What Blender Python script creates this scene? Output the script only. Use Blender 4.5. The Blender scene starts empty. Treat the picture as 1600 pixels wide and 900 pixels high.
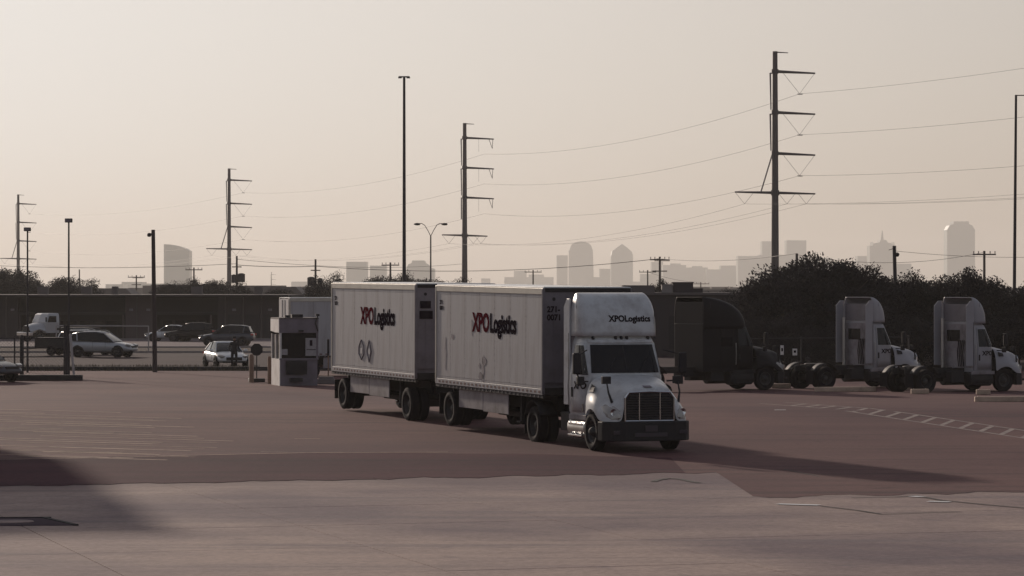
import bpy, math, random
from mathutils import Vector, Matrix, Euler
from mathutils.bvhtree import BVHTree
R = math.radians
random.seed(7)
S = bpy.context.scene
COL = S.collection

# ------------------------------------------------------------------ camera, world, sun, exposure
CAMZ = 4.1; F = 5000.0          # focal length in photo pixels (photo 1600 x 900, horizon on the middle row)
cam_d = bpy.data.cameras.new('camera'); cam = bpy.data.objects.new('camera', cam_d); COL.objects.link(cam)
cam.location = (0, 0, CAMZ); cam.rotation_euler = (R(90), 0, 0)
cam_d.sensor_width = 36; cam_d.lens = 36 * F / 1600; cam_d.clip_start = 1; cam_d.clip_end = 30000
S.camera = cam
SUN_EL, SUN_AZ = 14.0, -25.0     # azimuth from the view direction (+Y), negative = to the left
W = bpy.data.worlds.new('World'); S.world = W; W.use_nodes = True
wn = W.node_tree; wn.nodes.clear()
sky = wn.nodes.new('ShaderNodeTexSky'); sky.sky_type = 'NISHITA'; sky.sun_disc = False
sky.sun_elevation = R(SUN_EL); sky.sun_rotation = R(SUN_AZ)
sky.air_density = 1.0; sky.dust_density = 4.0; sky.ozone_density = 1.0; sky.altitude = 100
hs = wn.nodes.new('ShaderNodeHueSaturation'); hs.inputs['Saturation'].default_value = 0.60
tint = wn.nodes.new('ShaderNodeMixRGB'); tint.blend_type = 'MULTIPLY'; tint.inputs[0].default_value = 1
tint.inputs[2].default_value = (1.0, 0.925, 0.95, 1)
bg = wn.nodes.new('ShaderNodeBackground'); bg.inputs['Strength'].default_value = 0.150
wo = wn.nodes.new('ShaderNodeOutputWorld')
wn.links.new(sky.outputs[0], hs.inputs['Color']); wn.links.new(hs.outputs[0], tint.inputs[1])
# soft shoulder: radiance x -> a x / (1 + k x), so the glow round the sun stays a milky haze
k1 = wn.nodes.new('ShaderNodeVectorMath'); k1.operation = 'MULTIPLY_ADD'; KS = .150
k1.inputs[1].default_value = (KS,) * 3; k1.inputs[2].default_value = (1, 1, 1)
k2 = wn.nodes.new('ShaderNodeVectorMath'); k2.operation = 'DIVIDE'
wn.links.new(tint.outputs[0], k1.inputs[0]); wn.links.new(tint.outputs[0], k2.inputs[0]); wn.links.new(k1.outputs[0], k2.inputs[1])
wn.links.new(k2.outputs[0], bg.inputs[0]); wn.links.new(bg.outputs[0], wo.inputs[0])
sd = bpy.data.lights.new('sun', 'SUN'); sd.energy = 3.1; sd.angle = R(1.7); sd.color = (1, 0.84, 0.70)
sun = bpy.data.objects.new('sun', sd); COL.objects.link(sun)
sv = Vector((math.sin(R(SUN_AZ)) * math.cos(R(SUN_EL)), math.cos(R(SUN_AZ)) * math.cos(R(SUN_EL)), math.sin(R(SUN_EL))))
sun.rotation_euler = sv.to_track_quat('Z', 'Y').to_euler()
S.view_settings.view_transform = 'Standard'; S.view_settings.look = 'None'
S.view_settings.exposure = 0.0; S.view_settings.gamma = 1
S.cycles.volume_bounces = 1; S.cycles.max_bounces = 6

# ------------------------------------------------------------------ helpers
GP = [(0, -.18), (82, -.18), (105, .12), (135, -.27), (143, -.28), (180, -.38), (240, -.55), (300, -.75), (700, -2.0), (9000, -3.0)]
def g(Y):
    if Y <= 0: return GP[0][1]
    for (a, za), (b, zb) in zip(GP, GP[1:]):
        if Y <= b: return za + (zb - za) * (Y - a) / (b - a)
    return GP[-1][1]
def px(x, Y): return (x - 800) * Y / F
def pz(y, Y): return CAMZ - (y - 450) * Y / F
def gp(x, y):                       # photo pixel on the ground -> world X, Y
    Y = 80.0
    for _ in range(30): Y = (CAMZ - g(Y)) * F / (y - 450)
    return px(x, Y), Y

class MB:
    def __init__(s): s.v = []; s.f = []
    def add(s, vs, fs):
        n = len(s.v); s.v += [tuple(v) for v in vs]; s.f += [tuple(n + i for i in f) for f in fs]; return s
    def box(s, c, d, rot=None):
        h = [x / 2 for x in d]
        vs = [Vector((sx * h[0], sy * h[1], sz * h[2])) for sx in (-1, 1) for sy in (-1, 1) for sz in (-1, 1)]
        if rot: m = Euler(rot).to_matrix(); vs = [m @ v for v in vs]
        return s.add([v + Vector(c) for v in vs], [(0, 1, 3, 2), (4, 6, 7, 5), (0, 4, 5, 1), (2, 3, 7, 6), (0, 2, 6, 4), (1, 5, 7, 3)])
    def tube(s, pts, rad, n=6, cap=True):
        pts = [Vector(p) for p in pts]
        if not isinstance(rad, (list, tuple)): rad = [rad] * len(pts)
        rings = []; k0 = len(s.v); up = None
        for i, p in enumerate(pts):
            d = (pts[min(i + 1, len(pts) - 1)] - pts[max(i - 1, 0)]).normalized()
            if up is None: up = Vector((0, 0, 1)) if abs(d.z) < .9 else Vector((1, 0, 0))
            a = d.cross(up).normalized(); b = a.cross(d); up = b
            s.v += [tuple(p + (a * math.cos(2 * math.pi * k / n) + b * math.sin(2 * math.pi * k / n)) * rad[i]) for k in range(n)]
        for i in range(len(pts) - 1):
            for k in range(n):
                q = k0 + i * n; s.f.append((q + k, q + n + k, q + n + (k + 1) % n, q + (k + 1) % n))
        if cap:
            s.f.append(tuple(k0 + k for k in range(n))); e = k0 + (len(pts) - 1) * n
            s.f.append(tuple(e + n - 1 - k for k in range(n)))
        return s
    def lathe(s, prof, c, axis='y', n=28, sgn=1):     # prof: (radius, offset along axis)
        k0 = len(s.v)
        for r, o in prof:
            for k in range(n):
                t = 2 * math.pi * k / n; a, b = r * math.cos(t), r * math.sin(t)
                p = (a, o * sgn, b) if axis == 'y' else ((a, b, o * sgn) if axis == 'z' else (o * sgn, a, b))
                s.v.append((c[0] + p[0], c[1] + p[1], c[2] + p[2]))
        for i in range(len(prof) - 1):
            for k in range(n):
                q = k0 + i * n; s.f.append((q + k, q + (k + 1) % n, q + n + (k + 1) % n, q + n + k))
        return s
    def grid(s, rows, close=False):
        k0 = len(s.v); n = len(rows[0])
        for r in rows: s.v += [tuple(p) for p in r]
        for i in range(len(rows) - 1):
            for j in range(n - (0 if close else 1)):
                q = k0 + i * n; s.f.append((q + j, q + (j + 1) % n, q + n + (j + 1) % n, q + n + j))
        return s
    def cap(s, ring): k0 = len(s.v); s.v += [tuple(p) for p in ring]; s.f.append(tuple(range(k0, k0 + len(ring)))); return s
    def prism(s, poly, axis, a0, a1):   # poly 2D in the other two axes
        def P(u, v, w): return {'y': (u, w, v), 'x': (w, u, v), 'z': (u, v, w)}[axis]
        n = len(poly); k0 = len(s.v)
        s.v += [P(u, v, a0) for u, v in poly] + [P(u, v, a1) for u, v in poly]
        s.f += [tuple(k0 + i for i in range(n)), tuple(k0 + 2 * n - 1 - i for i in range(n))]
        s.f += [(k0 + i, k0 + n + i, k0 + n + (i + 1) % n, k0 + (i + 1) % n) for i in range(n)]
        return s
    def mesh(s, name):
        m = bpy.data.meshes.new(name); m.from_pydata(s.v, [], s.f); m.validate(); return m
    def build(s, name, mat, parent=None, smooth=False, bevel=0, sub=0, fix=True, solid=0, weld=False, loc=None):
        m = s.mesh(name); m.materials.append(mat)
        if fix or weld:
            import bmesh
            b = bmesh.new(); b.from_mesh(m)
            if weld: bmesh.ops.remove_doubles(b, verts=b.verts, dist=1e-4)
            if fix: bmesh.ops.recalc_face_normals(b, faces=b.faces)
            b.to_mesh(m); b.free()
        if smooth:
            m.polygons.foreach_set('use_smooth', [True] * len(m.polygons))
            if not sub: m.set_sharp_from_angle(angle=R(38))
        o = bpy.data.objects.new(name, m); COL.objects.link(o)
        if parent: o.parent = parent
        if loc: o.location = loc
        if sub: d = o.modifiers.new('sub', 'SUBSURF'); d.levels = d.render_levels = sub
        if solid: d = o.modifiers.new('sol', 'SOLIDIFY'); d.thickness = solid; d.offset = -1
        if bevel:
            d = o.modifiers.new('bev', 'BEVEL'); d.width = bevel; d.segments = 2; d.limit_method = 'ANGLE'
        return o
def tag(o, label=None, cat=None, group=None, kind=None):
    if label: o['label'] = label
    if cat: o['category'] = cat
    if group: o['group'] = group
    if kind: o['kind'] = kind
    return o
def thing(name, label, cat, loc=(0, 0, 0), rz=0, group=None, ry=0):
    o = bpy.data.objects.new(name, None); COL.objects.link(o); o.empty_display_size = .5
    o.location = loc; o.rotation_euler = (0, ry, rz)
    return tag(o, label, cat, group)
def kids(o): return [c for c in bpy.data.objects if c.parent == o]
def copy_tree(o, parent=None):
    c = o.copy(); COL.objects.link(c); c.parent = parent
    for ch in KIDS.get(o.name) or kids(o): copy_tree(ch, c)
    return c
KIDS = {}
def dup(o, loc, rz=None, label=None, group=None, scale=None):
    c = copy_tree(o); c.location = loc
    if rz is not None: c.rotation_euler.z = rz
    if label: c['label'] = label
    if group: c['group'] = group
    if scale: c.scale = (scale,) * 3
    return c
def text(body, size, mat, parent, fn, xs=1.0, bold=.02, name='lettering', space=1.0, ext=.0012):
    """flat lettering; fn maps (u, v, w) of the text plane to local coordinates of the parent"""
    c = bpy.data.curves.new('t', 'FONT'); c.body = body; c.size = size; c.offset = bold; c.extrude = ext
    c.space_character = space; c.resolution_u = 3
    o = bpy.data.objects.new('t', c); COL.objects.link(o)
    dg = bpy.context.evaluated_depsgraph_get(); dg.update()
    m = bpy.data.meshes.new_from_object(o.evaluated_get(dg)); bpy.data.objects.remove(o)
    for v in m.vertices: v.co = fn(v.co.x * xs, v.co.y, v.co.z)
    m.materials.clear(); m.materials.append(mat); m.name = name
    t = bpy.data.objects.new(name, m); COL.objects.link(t); t.parent = parent
    return t

# ------------------------------------------------------------------ materials
M = {}
def mat(name, col, rough=.7, metal=0, var=.15, scale=3, bump=0, stretch=(1, 1, 1), dirt=None, dirt_amt=.4, dscale=1.2, obj_rand=0, spec=.5, dlo=.45, dhi=.7):
    m = bpy.data.materials.new(name); m.use_nodes = True; nt = m.node_tree; N = nt.nodes; L = nt.links
    b = N['Principled BSDF']; b.inputs['Roughness'].default_value = rough; b.inputs['Metallic'].default_value = metal
    b.inputs['Specular IOR Level'].default_value = spec
    tc = N.new('ShaderNodeTexCoord'); mp = N.new('ShaderNodeMapping'); mp.inputs['Scale'].default_value = stretch
    L.new(tc.outputs['Object'], mp.inputs[0])
    n1 = N.new('ShaderNodeTexNoise'); n1.inputs['Scale'].default_value = scale; n1.inputs['Detail'].default_value = 6
    L.new(mp.outputs[0], n1.inputs[0])
    mx = N.new('ShaderNodeMixRGB'); c = col
    mx.inputs[1].default_value = tuple(x * (1 - var) for x in c) + (1,); mx.inputs[2].default_value = tuple(min(1, x * (1 + var)) for x in c) + (1,)
    L.new(n1.outputs[0], mx.inputs[0]); out = mx.outputs[0]
    if dirt:
        n2 = N.new('ShaderNodeTexNoise'); n2.inputs['Scale'].default_value = dscale; n2.inputs['Detail'].default_value = 8; n2.inputs['Roughness'].default_value = .65
        L.new(mp.outputs[0], n2.inputs[0])
        r = N.new('ShaderNodeMapRange'); r.inputs[1].default_value = dlo; r.inputs[2].default_value = dhi; r.inputs[4].default_value = dirt_amt
        L.new(n2.outputs[0], r.inputs[0])
        m2 = N.new('ShaderNodeMixRGB'); m2.inputs[2].default_value = tuple(dirt) + (1,)
        L.new(r.outputs[0], m2.inputs[0]); L.new(out, m2.inputs[1]); out = m2.outputs[0]
    if obj_rand:
        oi = N.new('ShaderNodeObjectInfo'); r = N.new('ShaderNodeMapRange'); r.inputs[3].default_value = 1 - obj_rand; r.inputs[4].default_value = 1 + obj_rand
        L.new(oi.outputs['Random'], r.inputs[0])
        m3 = N.new('ShaderNodeMixRGB'); m3.blend_type = 'MULTIPLY'; m3.inputs[0].default_value = 1
        L.new(out, m3.inputs[1]); L.new(r.outputs[0], m3.inputs[2]); out = m3.outputs[0]
    L.new(out, b.inputs['Base Color'])
    if bump:
        bp = N.new('ShaderNodeBump'); bp.inputs['Strength'].default_value = bump; bp.inputs['Distance'].default_value = .02
        n3 = N.new('ShaderNodeTexNoise'); n3.inputs['Scale'].default_value = 40; n3.inputs['Detail'].default_value = 4
        L.new(tc.outputs['Object'], n3.inputs[0]); L.new(n3.outputs[0], bp.inputs['Height']); L.new(bp.outputs[0], b.inputs['Normal'])
    M[name] = m; return m
mat('trailer_white', (.46, .45, .46), .5, 0, .08, 1.5, dirt=(.22, .18, .175), dirt_amt=.6, dscale=2.6, stretch=(1, 1, .13))
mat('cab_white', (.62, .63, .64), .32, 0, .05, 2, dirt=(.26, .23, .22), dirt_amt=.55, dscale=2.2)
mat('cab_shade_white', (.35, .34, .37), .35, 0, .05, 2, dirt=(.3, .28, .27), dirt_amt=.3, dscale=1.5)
mat('cream_rail', (.62, .58, .50), .4, .2, .1, 2, dirt=(.3, .26, .22), dirt_amt=.5)
mat('front_panel', (.20, .18, .20), .5, 0, .12, 2, dirt=(.08, .06, .07), dirt_amt=.5)  # dark tone holds the shade on the trailer nose behind the cab
mat('alu', (.55, .54, .52), .35, .85, .15, 5, dirt=(.2, .18, .17), dirt_amt=.5)
mat('chrome', (.75, .75, .75), .15, 1, .05, 5)
mat('rubber', (.012, .009, .013), .9, 0, .2, 8, spec=.2)
mat('black_plastic', (.013, .010, .014), .65, 0, .2, 5)
mat('chassis', (.013, .010, .014), .7, 0, .3, 5, dirt=(.05, .04, .035), dirt_amt=.5)
mat('rim', (.045, .043, .047), .6, .1, .2, 6, dirt=(.07, .06, .05), dirt_amt=.7)
mat('glass', (.010, .009, .012), .10, 0, .1, 2, spec=.28)
mat('lens', (.42, .40, .38), .12, .2, .3, 12)
mat('lamp_orange', (.45, .12, .03), .3)
mat('logo_red', (.12, .012, .022), .9, 0, .25, 6, spec=0)
mat('logo_dark', (.022, .014, .022), .9, 0, .3, 6, spec=0)
mat('logo_dark_big', (.02, .014, .02), .9, 0, .3, 6, spec=0)
mat('skirt_grey', (.30, .27, .29), .6, 0, .2, 2, dirt=(.08, .06, .06), dirt_amt=.8)
mat('tape_red', (.10, .02, .02), .5)
mat('dark_paint', (.012, .009, .012), .5, 0, .2, 3, spec=.2)
mat('dark_blue_paint', (.07, .07, .085), .25, 0, .1, 3)
mat('silver_paint', (.45, .45, .47), .3, .3, .05, 3)
mat('white_paint', (.72, .72, .72), .25, 0, .05, 3)
mat('concrete', (.36, .285, .25), .85, 0, .2, .9, bump=.3, dirt=(.15, .12, .125), dirt_amt=.75, dscale=.35, spec=.15, obj_rand=.06, stretch=(.55, 1.3, 1))
mat('asphalt', (.105, .056, .062), .8, 0, .22, 1.4, bump=.5, dirt=(.048, .028, .034), dirt_amt=.85, dscale=.12, spec=.08, stretch=(.5, 1.6, 1), dlo=.38, dhi=.62)
mat('lot_asphalt', (.055, .036, .042), .9, 0, .3, .3, spec=.05, dirt=(.03, .022, .026), dirt_amt=.6, dscale=.1)
mat('road', (.15, .115, .125), .9, 0, .15, .5, spec=.1)
mat('earth', (.09, .066, .055), .95, 0, .3, .4)
mat('grass', (.052, .033, .030), .95, 0, .35, .5, spec=.05)
mat('grass_blade', (.06, .05, .03), .9, 0, .3, 3)
mat('paint_line', (.40, .35, .31), .8, 0, .3, 5, dirt=(.12, .09, .09), dirt_amt=.9, dscale=3)
mat('crack', (.02, .016, .018), .9)
mat('kerb', (.22, .19, .19), .85, 0, .2, 2)
mat('timber', (.56, .42, .32), .8, 0, .25, 3, dirt=(.15, .1, .08), dirt_amt=.7)
mat('pole_steel', (.07, .055, .065), .6, .2, .15, 1)
mat('pole_dark', (.03, .025, .03), .7, 0, .2, 2)
mat('pole_wood', (.06, .045, .045), .9, 0, .3, 3)
mat('wire', (.05, .045, .05), .6)
mat('insulator', (.16, .14, .15), .5)
mat('bark', (.05, .038, .032), .9, 0, .3, 6)
mat('leaf', (.042, .038, .040), .9, 0, .4, .6, spec=.1)
mat('leaf_dark', (.038, .033, .036), .9, 0, .4, .6, spec=.1)
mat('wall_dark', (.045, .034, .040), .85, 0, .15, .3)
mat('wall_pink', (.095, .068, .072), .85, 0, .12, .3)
mat('awning_dark', (.025, .02, .025), .8, 0, .15, .4)
mat('roof_grey', (.12, .10, .10), .8, 0, .2, .3)
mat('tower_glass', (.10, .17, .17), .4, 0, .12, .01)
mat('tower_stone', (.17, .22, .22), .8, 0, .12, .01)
mat('booth_lit_white', (.78, .75, .72), .5, 0, .08, 2, dirt=(.3, .25, .22), dirt_amt=.5)  # sun side of the booth: sunlight put into a lighter colour
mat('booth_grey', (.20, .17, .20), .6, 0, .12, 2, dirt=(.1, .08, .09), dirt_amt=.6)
mat('poster', (.35, .33, .34), .6, 0, .4, 9)
mat('bollard', (.26, .17, .12), .7, 0, .25, 4)
mat('sign_white', (.7, .68, .66), .5)
mat('cloth_dark', (.02, .018, .022), .9)
mat('skin', (.30, .18, .13), .6)
mat('recess_shade', (.014, .011, .014), .9, 0, .2, 1)
mat('plate_iron', (.10, .078, .088), .95, 0, .3, 3, spec=0)
mat('pipe', (.38, .34, .34), .5)
mat('red_lamp', (.5, .05, .04), .35)
mat('building_side', (.25, .22, .21), .8, 0, .15, .5)

def ground_mat(name, c0, c1, c2, rough, spec, big, ang, dark, lo=.42, hi=.62):
    m = bpy.data.materials.new(name); m.use_nodes = True; nt = m.node_tree; N = nt.nodes; L = nt.links
    b = N['Principled BSDF']; b.inputs['Roughness'].default_value = rough; b.inputs['Specular IOR Level'].default_value = spec
    ge = N.new('ShaderNodeNewGeometry')
    def noise(sc, det=6, stretch=(1, 1, 1), rot=0, ro=.55, dist=0):
        mp = N.new('ShaderNodeMapping'); mp.inputs['Scale'].default_value = stretch; mp.inputs['Rotation'].default_value = (0, 0, rot)
        n = N.new('ShaderNodeTexNoise'); n.inputs['Scale'].default_value = sc; n.inputs['Detail'].default_value = det; n.inputs['Roughness'].default_value = ro; n.inputs['Distortion'].default_value = dist
        L.new(ge.outputs['Position'], mp.inputs[0]); L.new(mp.outputs[0], n.inputs[0]); return n.outputs[0]
    def rng(v, a, c, lo_=0, hi_=1):
        r_ = N.new('ShaderNodeMapRange'); r_.inputs[1].default_value = a; r_.inputs[2].default_value = c; r_.inputs[3].default_value = lo_; r_.inputs[4].default_value = hi_; L.new(v, r_.inputs[0]); return r_.outputs[0]
    def mix(f, a, c, mode='MIX'):
        x = N.new('ShaderNodeMixRGB'); x.blend_type = mode
        if isinstance(f, float): x.inputs[0].default_value = f
        else: L.new(f, x.inputs[0])
        for i, q in ((1, a), (2, c)):
            if isinstance(q, tuple): x.inputs[i].default_value = q + (1,)
            else: L.new(q, x.inputs[i])
        return x.outputs[0]
    col = mix(rng(noise(big, 5), lo, hi), c0, c1)                                   # large patches
    col = mix(rng(noise(.35, 7, (1, 1, 1), 0, .6, .6), .5, .72, 0, .8), col, c2)      # stains
    col = mix(rng(noise(.55, 6, (.10, 1.6, 1), ang, .6), .52, .70, 0, .75), col, dark)  # tyre-worn streaks along the driving lane
    col = mix(rng(noise(.5, 6, (.12, 1.4, 1), ang + .75, .6), .56, .74, 0, .6), col, dark)
    col = mix(rng(noise(1.6, 5), .62, .72, 0, .55), col, dark)                      # oil drips
    gr = mix(rng(noise(9, 4), .3, .7), (.80, .80, .80), (1.16, 1.16, 1.16)); col = mix(1.0, col, gr, 'MULTIPLY')
    g3 = mix(rng(noise(60, 2), .3, .7), (.86, .86, .86), (1.14, 1.14, 1.14)); col = mix(1.0, col, g3, 'MULTIPLY')
    if name == 'concrete':      # tar and rubber tracked over the edge from the asphalt
        dp = N.new('ShaderNodeVectorMath'); dp.operation = 'DOT_PRODUCT'; dp.inputs[1].default_value = (-.313, .95, 0)
        L.new(ge.outputs['Position'], dp.inputs[0])
        ad = N.new('ShaderNodeMath'); ad.operation = 'MULTIPLY_ADD'; ad.inputs[1].default_value = 5.5; L.new(noise(.3, 6), ad.inputs[0]); L.new(dp.outputs['Value'], ad.inputs[2])
        col = mix(rng(ad.outputs[0], 68.0, 72.6, 0, .75), col, (.15, .10, .105))
    L.new(col, b.inputs['Base Color'])
    bp = N.new('ShaderNodeBump'); bp.inputs['Strength'].default_value = .35; bp.inputs['Distance'].default_value = .015
    L.new(noise(22, 5), bp.inputs['Height']); L.new(bp.outputs[0], b.inputs['Normal'])
    M[name] = m
ground_mat('asphalt', (.150, .072, .070), (.085, .034, .043), (.112, .048, .053), .85, .10, .055, R(-70), (.048, .027, .034))
ground_mat('asphalt_old', (.088, .032, .044), (.060, .022, .034), (.076, .028, .038), .9, .05, .12, R(-70), (.038, .020, .028))
ground_mat('concrete', (.40, .295, .255), (.175, .125, .135), (.26, .19, .18), .85, .15, .11, R(-73), (.17, .135, .145))
mat('worn_paint', (.62, .44, .33), .9, 0, .3, 5, dirt=(.13, .07, .07), dirt_amt=.7, dscale=2)
mat('faint_paint', (.25, .19, .175), .9, 0, .3, 5, dirt=(.10, .06, .065), dirt_amt=.9, dscale=2)
# ------------------------------------------------------------------ setting: ground sheets
def strip_sheet(name, m, x0, x1, ys, dz, nx=1):
    b = MB(); xs = [x0 + (x1 - x0) * i / nx for i in range(nx + 1)]
    b.grid([[(x, y, g(y) + dz) for x in xs] for y in ys])
    return tag(b.build(name, m, smooth=True, fix=False), kind='structure')
ys0 = [-80, 0, 40, 82, 90, 98, 105, 112, 120, 128, 135, 143, 160, 180, 210, 240, 270, 300, 400, 550, 700, 1200, 2500, 5000, 9000, 14500]
strip_sheet('ground', M['earth'], -4800, 4800, ys0, -.06)
# yard asphalt, with its ragged edge against the concrete
def yb(X):
    w = .16 * math.sin(X * 2.1) + .12 * math.sin(X * 5.3 + 1) + .10 * math.sin(X * 11.7) + (.25 * math.sin(X * 3.7 + 2) if X > -3 else 0)
    return (69 + .33 * (X + 11) if X < 4.75 else 65.4 + .3 * (X - 5)) + w
b = MB(); cols = [-60, -40, -30] + [-24 + .25 * i for i in range(115)] + [4.74, 4.95] + [5 + .25 * i for i in range(120)] + [40, 60, 80]
ysA = [82 + 2 * i for i in range(0, 46)]
b.grid([[(x, yb(x), -.18 + .006) for x in cols]] + [[(x, y, g(y) + .006) for x in cols] for y in ysA])
tag(b.build('yard_asphalt', M['asphalt'], smooth=True, fix=False), kind='structure')
strip_sheet('parking_lot', M['lot_asphalt'], -90, 90, [172, 180, 195, 210, 228], .0)
strip_sheet('grass_verge', M['grass'], -120, 120, [228.05, 240, 250], .02)
strip_sheet('road', M['road'], -300, 300, [250.05, 270, 300], .0)
b = MB(); b.box((0, 228, g(228) + .05), (180, .25, .16)); b.box((0, 250, g(250) + .05), (400, .25, .16)); b.box((0, 300.2, g(300) + .05), (400, .3, .16))
tag(b.build('kerb', M['kerb']), kind='structure')
# planted strip in front of the public parking lot
b = MB(); b.box((-22, 173, g(173) + .06), (60, .3, .3))
tag(b.build('lot_kerb', M['pole_dark']), kind='structure')

b = MB(); lp = [gp(-300, 722), gp(0, 717), gp(480, 708), gp(800, 709), gp(1060, 716)]
rows = [[], [], [], []]
for x in [-24 + .25 * i for i in range(114)]:
    for (xa, ya), (xc, yc) in zip(lp, lp[1:]):
        if xa <= x <= xc:
            yt_ = ya + (yc - ya) * (x - xa) / (xc - xa) + .12 * math.sin(x * 1.7)
            y0_ = yb(x) + .05
            for k in range(4): Y = y0_ + (yt_ - y0_) * k / 3; rows[k].append((x, Y, g(Y) + .0085))
b.grid(rows); tag(b.build('asphalt_strip', M['asphalt_old'], fix=False), kind='structure')

# concrete apron: real slabs on a grid turned with the yard
apron = bpy.data.objects.new('concrete_apron', None); COL.objects.link(apron); tag(apron, kind='structure')
apron.rotation_euler.z = R(17)
SL = 4.8
b = MB(); b.box((0, 0, -.02), (SL - .022, SL - .022, .04)); slab = b.build('slab', M['concrete'], apron, bevel=.006)
slab_n = 0
ca, sa = math.cos(R(17)), math.sin(R(17))
for i in range(-8, 13):
    for j in range(0, 20):
        u, v = i * SL + 1.2, j * SL + 1.0
        X, Y = u * ca - v * sa, u * sa + v * ca
        if Y > yb(X) + 6 or Y > 78 or Y < 14 or abs(X) > .16 * Y + 9: continue
        o = slab if slab_n == 0 else slab.copy()
        if slab_n: COL.objects.link(o); o.parent = apron
        o.location = (u, v, -.18 + random.uniform(-.002, .001)); slab_n += 1

# painted and worn marks, sealed cracks: thin sheets over the paving
def mark_strip(b, pts, w, dz=.011):
    for (x0, y0), (x1, y1) in zip(pts, pts[1:]):
        d = Vector((x1 - x0, y1 - y0)).normalized(); n = Vector((-d.y, d.x)) * w / 2
        k = max(1, int(abs(y1 - y0) / 3)); rows = []
        for i in range(k + 1):
            X = x0 + (x1 - x0) * i / k; Y = y0 + (y1 - y0) * i / k
            rows.append([(X - n.x, Y - n.y, g(Y) + dz), (X + n.x, Y + n.y, g(Y) + dz)])
        b.grid(rows)
b = MB()
dl = Vector((-.225, .974)); base = Vector((14.6, 87.5)); rv = Vector((.8, 2.9))
mark_strip(b, [tuple(base - dl * 6), tuple(base + dl * 26)], .13); mark_strip(b, [tuple(base + rv - dl * 6), tuple(base + rv + dl * 25)], .12)
for i in range(-3, 15):
    p = base + dl * (1.6 * i + .1); mark_strip(b, [tuple(p + rv * .03), tuple(p + rv * .97)], .17, .0115)
tag(b.build('ladder_marking', M['faint_paint'], fix=False), kind='structure')
b = MB()
rr = random.Random(3)
for i in range(26):                       # faint pale combed lines on the left of the yard
    y = 640 + i * 2.9 + rr.uniform(-.8, .8); x0 = rr.uniform(-60, 40 + i * 2); x1 = x0 + rr.uniform(120, 320)
    a = gp(x0, y); c = gp(x1, y + (x1 - x0) * .028); mark_strip(b, [a, c], .08 + .07 * rr.random(), .010)
for i in range(14):
    y = 690 + rr.uniform(0, 24); x0 = rr.uniform(60, 420); a = gp(x0, y); c = gp(x0 + rr.uniform(30, 80), y + 1); mark_strip(b, [a, c], .05, .0105)
mark_strip(b, [gp(-40, 719), gp(150, 716), gp(300, 712), gp(480, 708), gp(700, 707)], .10, .012)
mark_strip(b, [gp(460, 686), gp(500, 686)], .09, .012)
tag(b.build('worn_lines', M['worn_paint'], fix=False), kind='structure')
b = MB()
def crack(pts, w=.05): mark_strip(b, [gp(*p) for p in pts], w, .012)
crack([(1020, 753), (1030, 750), (1045, 748), (1062, 749), (1080, 753), (1093, 755)], .14)
crack([(1282, 791), (1340, 798), (1378, 804), (1430, 802), (1500, 800)], .07)
crack([(1330, 778), (1400, 777), (1432, 775), (1470, 782), (1540, 789), (1620, 796)], .09)
crack([(1225, 734), (1250, 739), (1280, 745)], .06)
tag(b.build('pavement_cracks', M['crack'], fix=False), kind='structure')
b = MB()
for p in ([(1215, 788), (1245, 789), (1280, 790)], [(1425, 776), (1441, 777)], [(1450, 784), (1484, 785)], [(1210, 641), (1228, 641)]):
    mark_strip(b, [gp(*q) for q in p], .28, .0125)
tag(b.build('white_patches', M['sign_white'], fix=False), kind='structure')
# steel access plate with a round pale lid
X, Y = gp(54, 816.5)
X -= .38
t = thing('access_plate', 'dark rectangular plate in the concrete with a pale round lid', 'manhole', (X - 1.3, Y, -.18), R(4)); t.scale = (1, .8, 1)
MB().prism([(-4, -1.15), (2.45, -1.15), (1.75, 1.15), (-4, 1.15)], 'z', .002, .014).build('plate', M['plate_iron'], t)
MB().box((-1.0, 1.2, .015), (5.8, .09, .026)).box((2.12, .0, .015), (.09, 2.5, .026), (0, 0, R(17))).build('rim', M['crack'], t)
MB().lathe([(0, .03), (.40, .03), (.42, .018)], (1.25, -.1, 0), 'z', 32).build('lid', M['concrete'], t).scale = (1.0, 1.25, 1)

# ------------------------------------------------------------------ wheels
def wheel(par, x, y, r=.51, w=.28, side=-1, dual=False, rimmat='rim', dish=.05):
    """side -1: outer face towards -y"""
    b = MB(); hw = w / 2
    prof = [(r * .6, -hw * .8), (r * .68, -hw), (r * .9, -hw), (r * .985, -hw * .8), (r, -hw * .45), (r * .985, -.012), (r * .985, .012), (r, hw * .45), (r * .985, hw * .8), (r * .9, hw), (r * .68, hw), (r * .6, hw * .8), (r * .6, -hw * .8)]
    b.lathe(prof, (0, 0, 0), 'y', 32)
    if dual: b.lathe(prof, (0, -side * (w + .04), 0), 'y', 24)
    o = b.build('wheel', M['rubber'], par, smooth=True, loc=(x, y, r))
    q = MB(); f = side
    q.lathe([(r * .61, hw * .75), (r * .57, hw * .85), (r * .52, hw * .6), (r * .47, hw - dish * 2.2), (r * .3, hw - dish * 2.5), (r * .25, hw - dish), (r * .18, hw + .01), (r * .1, hw + .05), (0, hw + .055)] if not dual else
            [(r * .61, hw * .75), (r * .57, hw * .85), (r * .52, hw * .2), (r * .42, -hw * .9), (r * .26, -hw * .9), (r * .24, hw * .2), (r * .14, hw * .5), (0, hw * .55)], (0, 0, 0), 'y', 28, sgn=f)
    for k in range(10):
        a = 2 * math.pi * k / 10; yy = f * ((hw - dish * 2.3) if not dual else -hw * .85)
        q.box((r * .37 * math.cos(a), yy, r * .37 * math.sin(a)), (.035, .04, .035))
    q.build('rim', M[rimmat], o, smooth=True)
    return o
def mirror_x(rows): return [[(x, -y, z) for (x, y, z) in reversed(r)][:-1] + r for r in rows]
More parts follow.
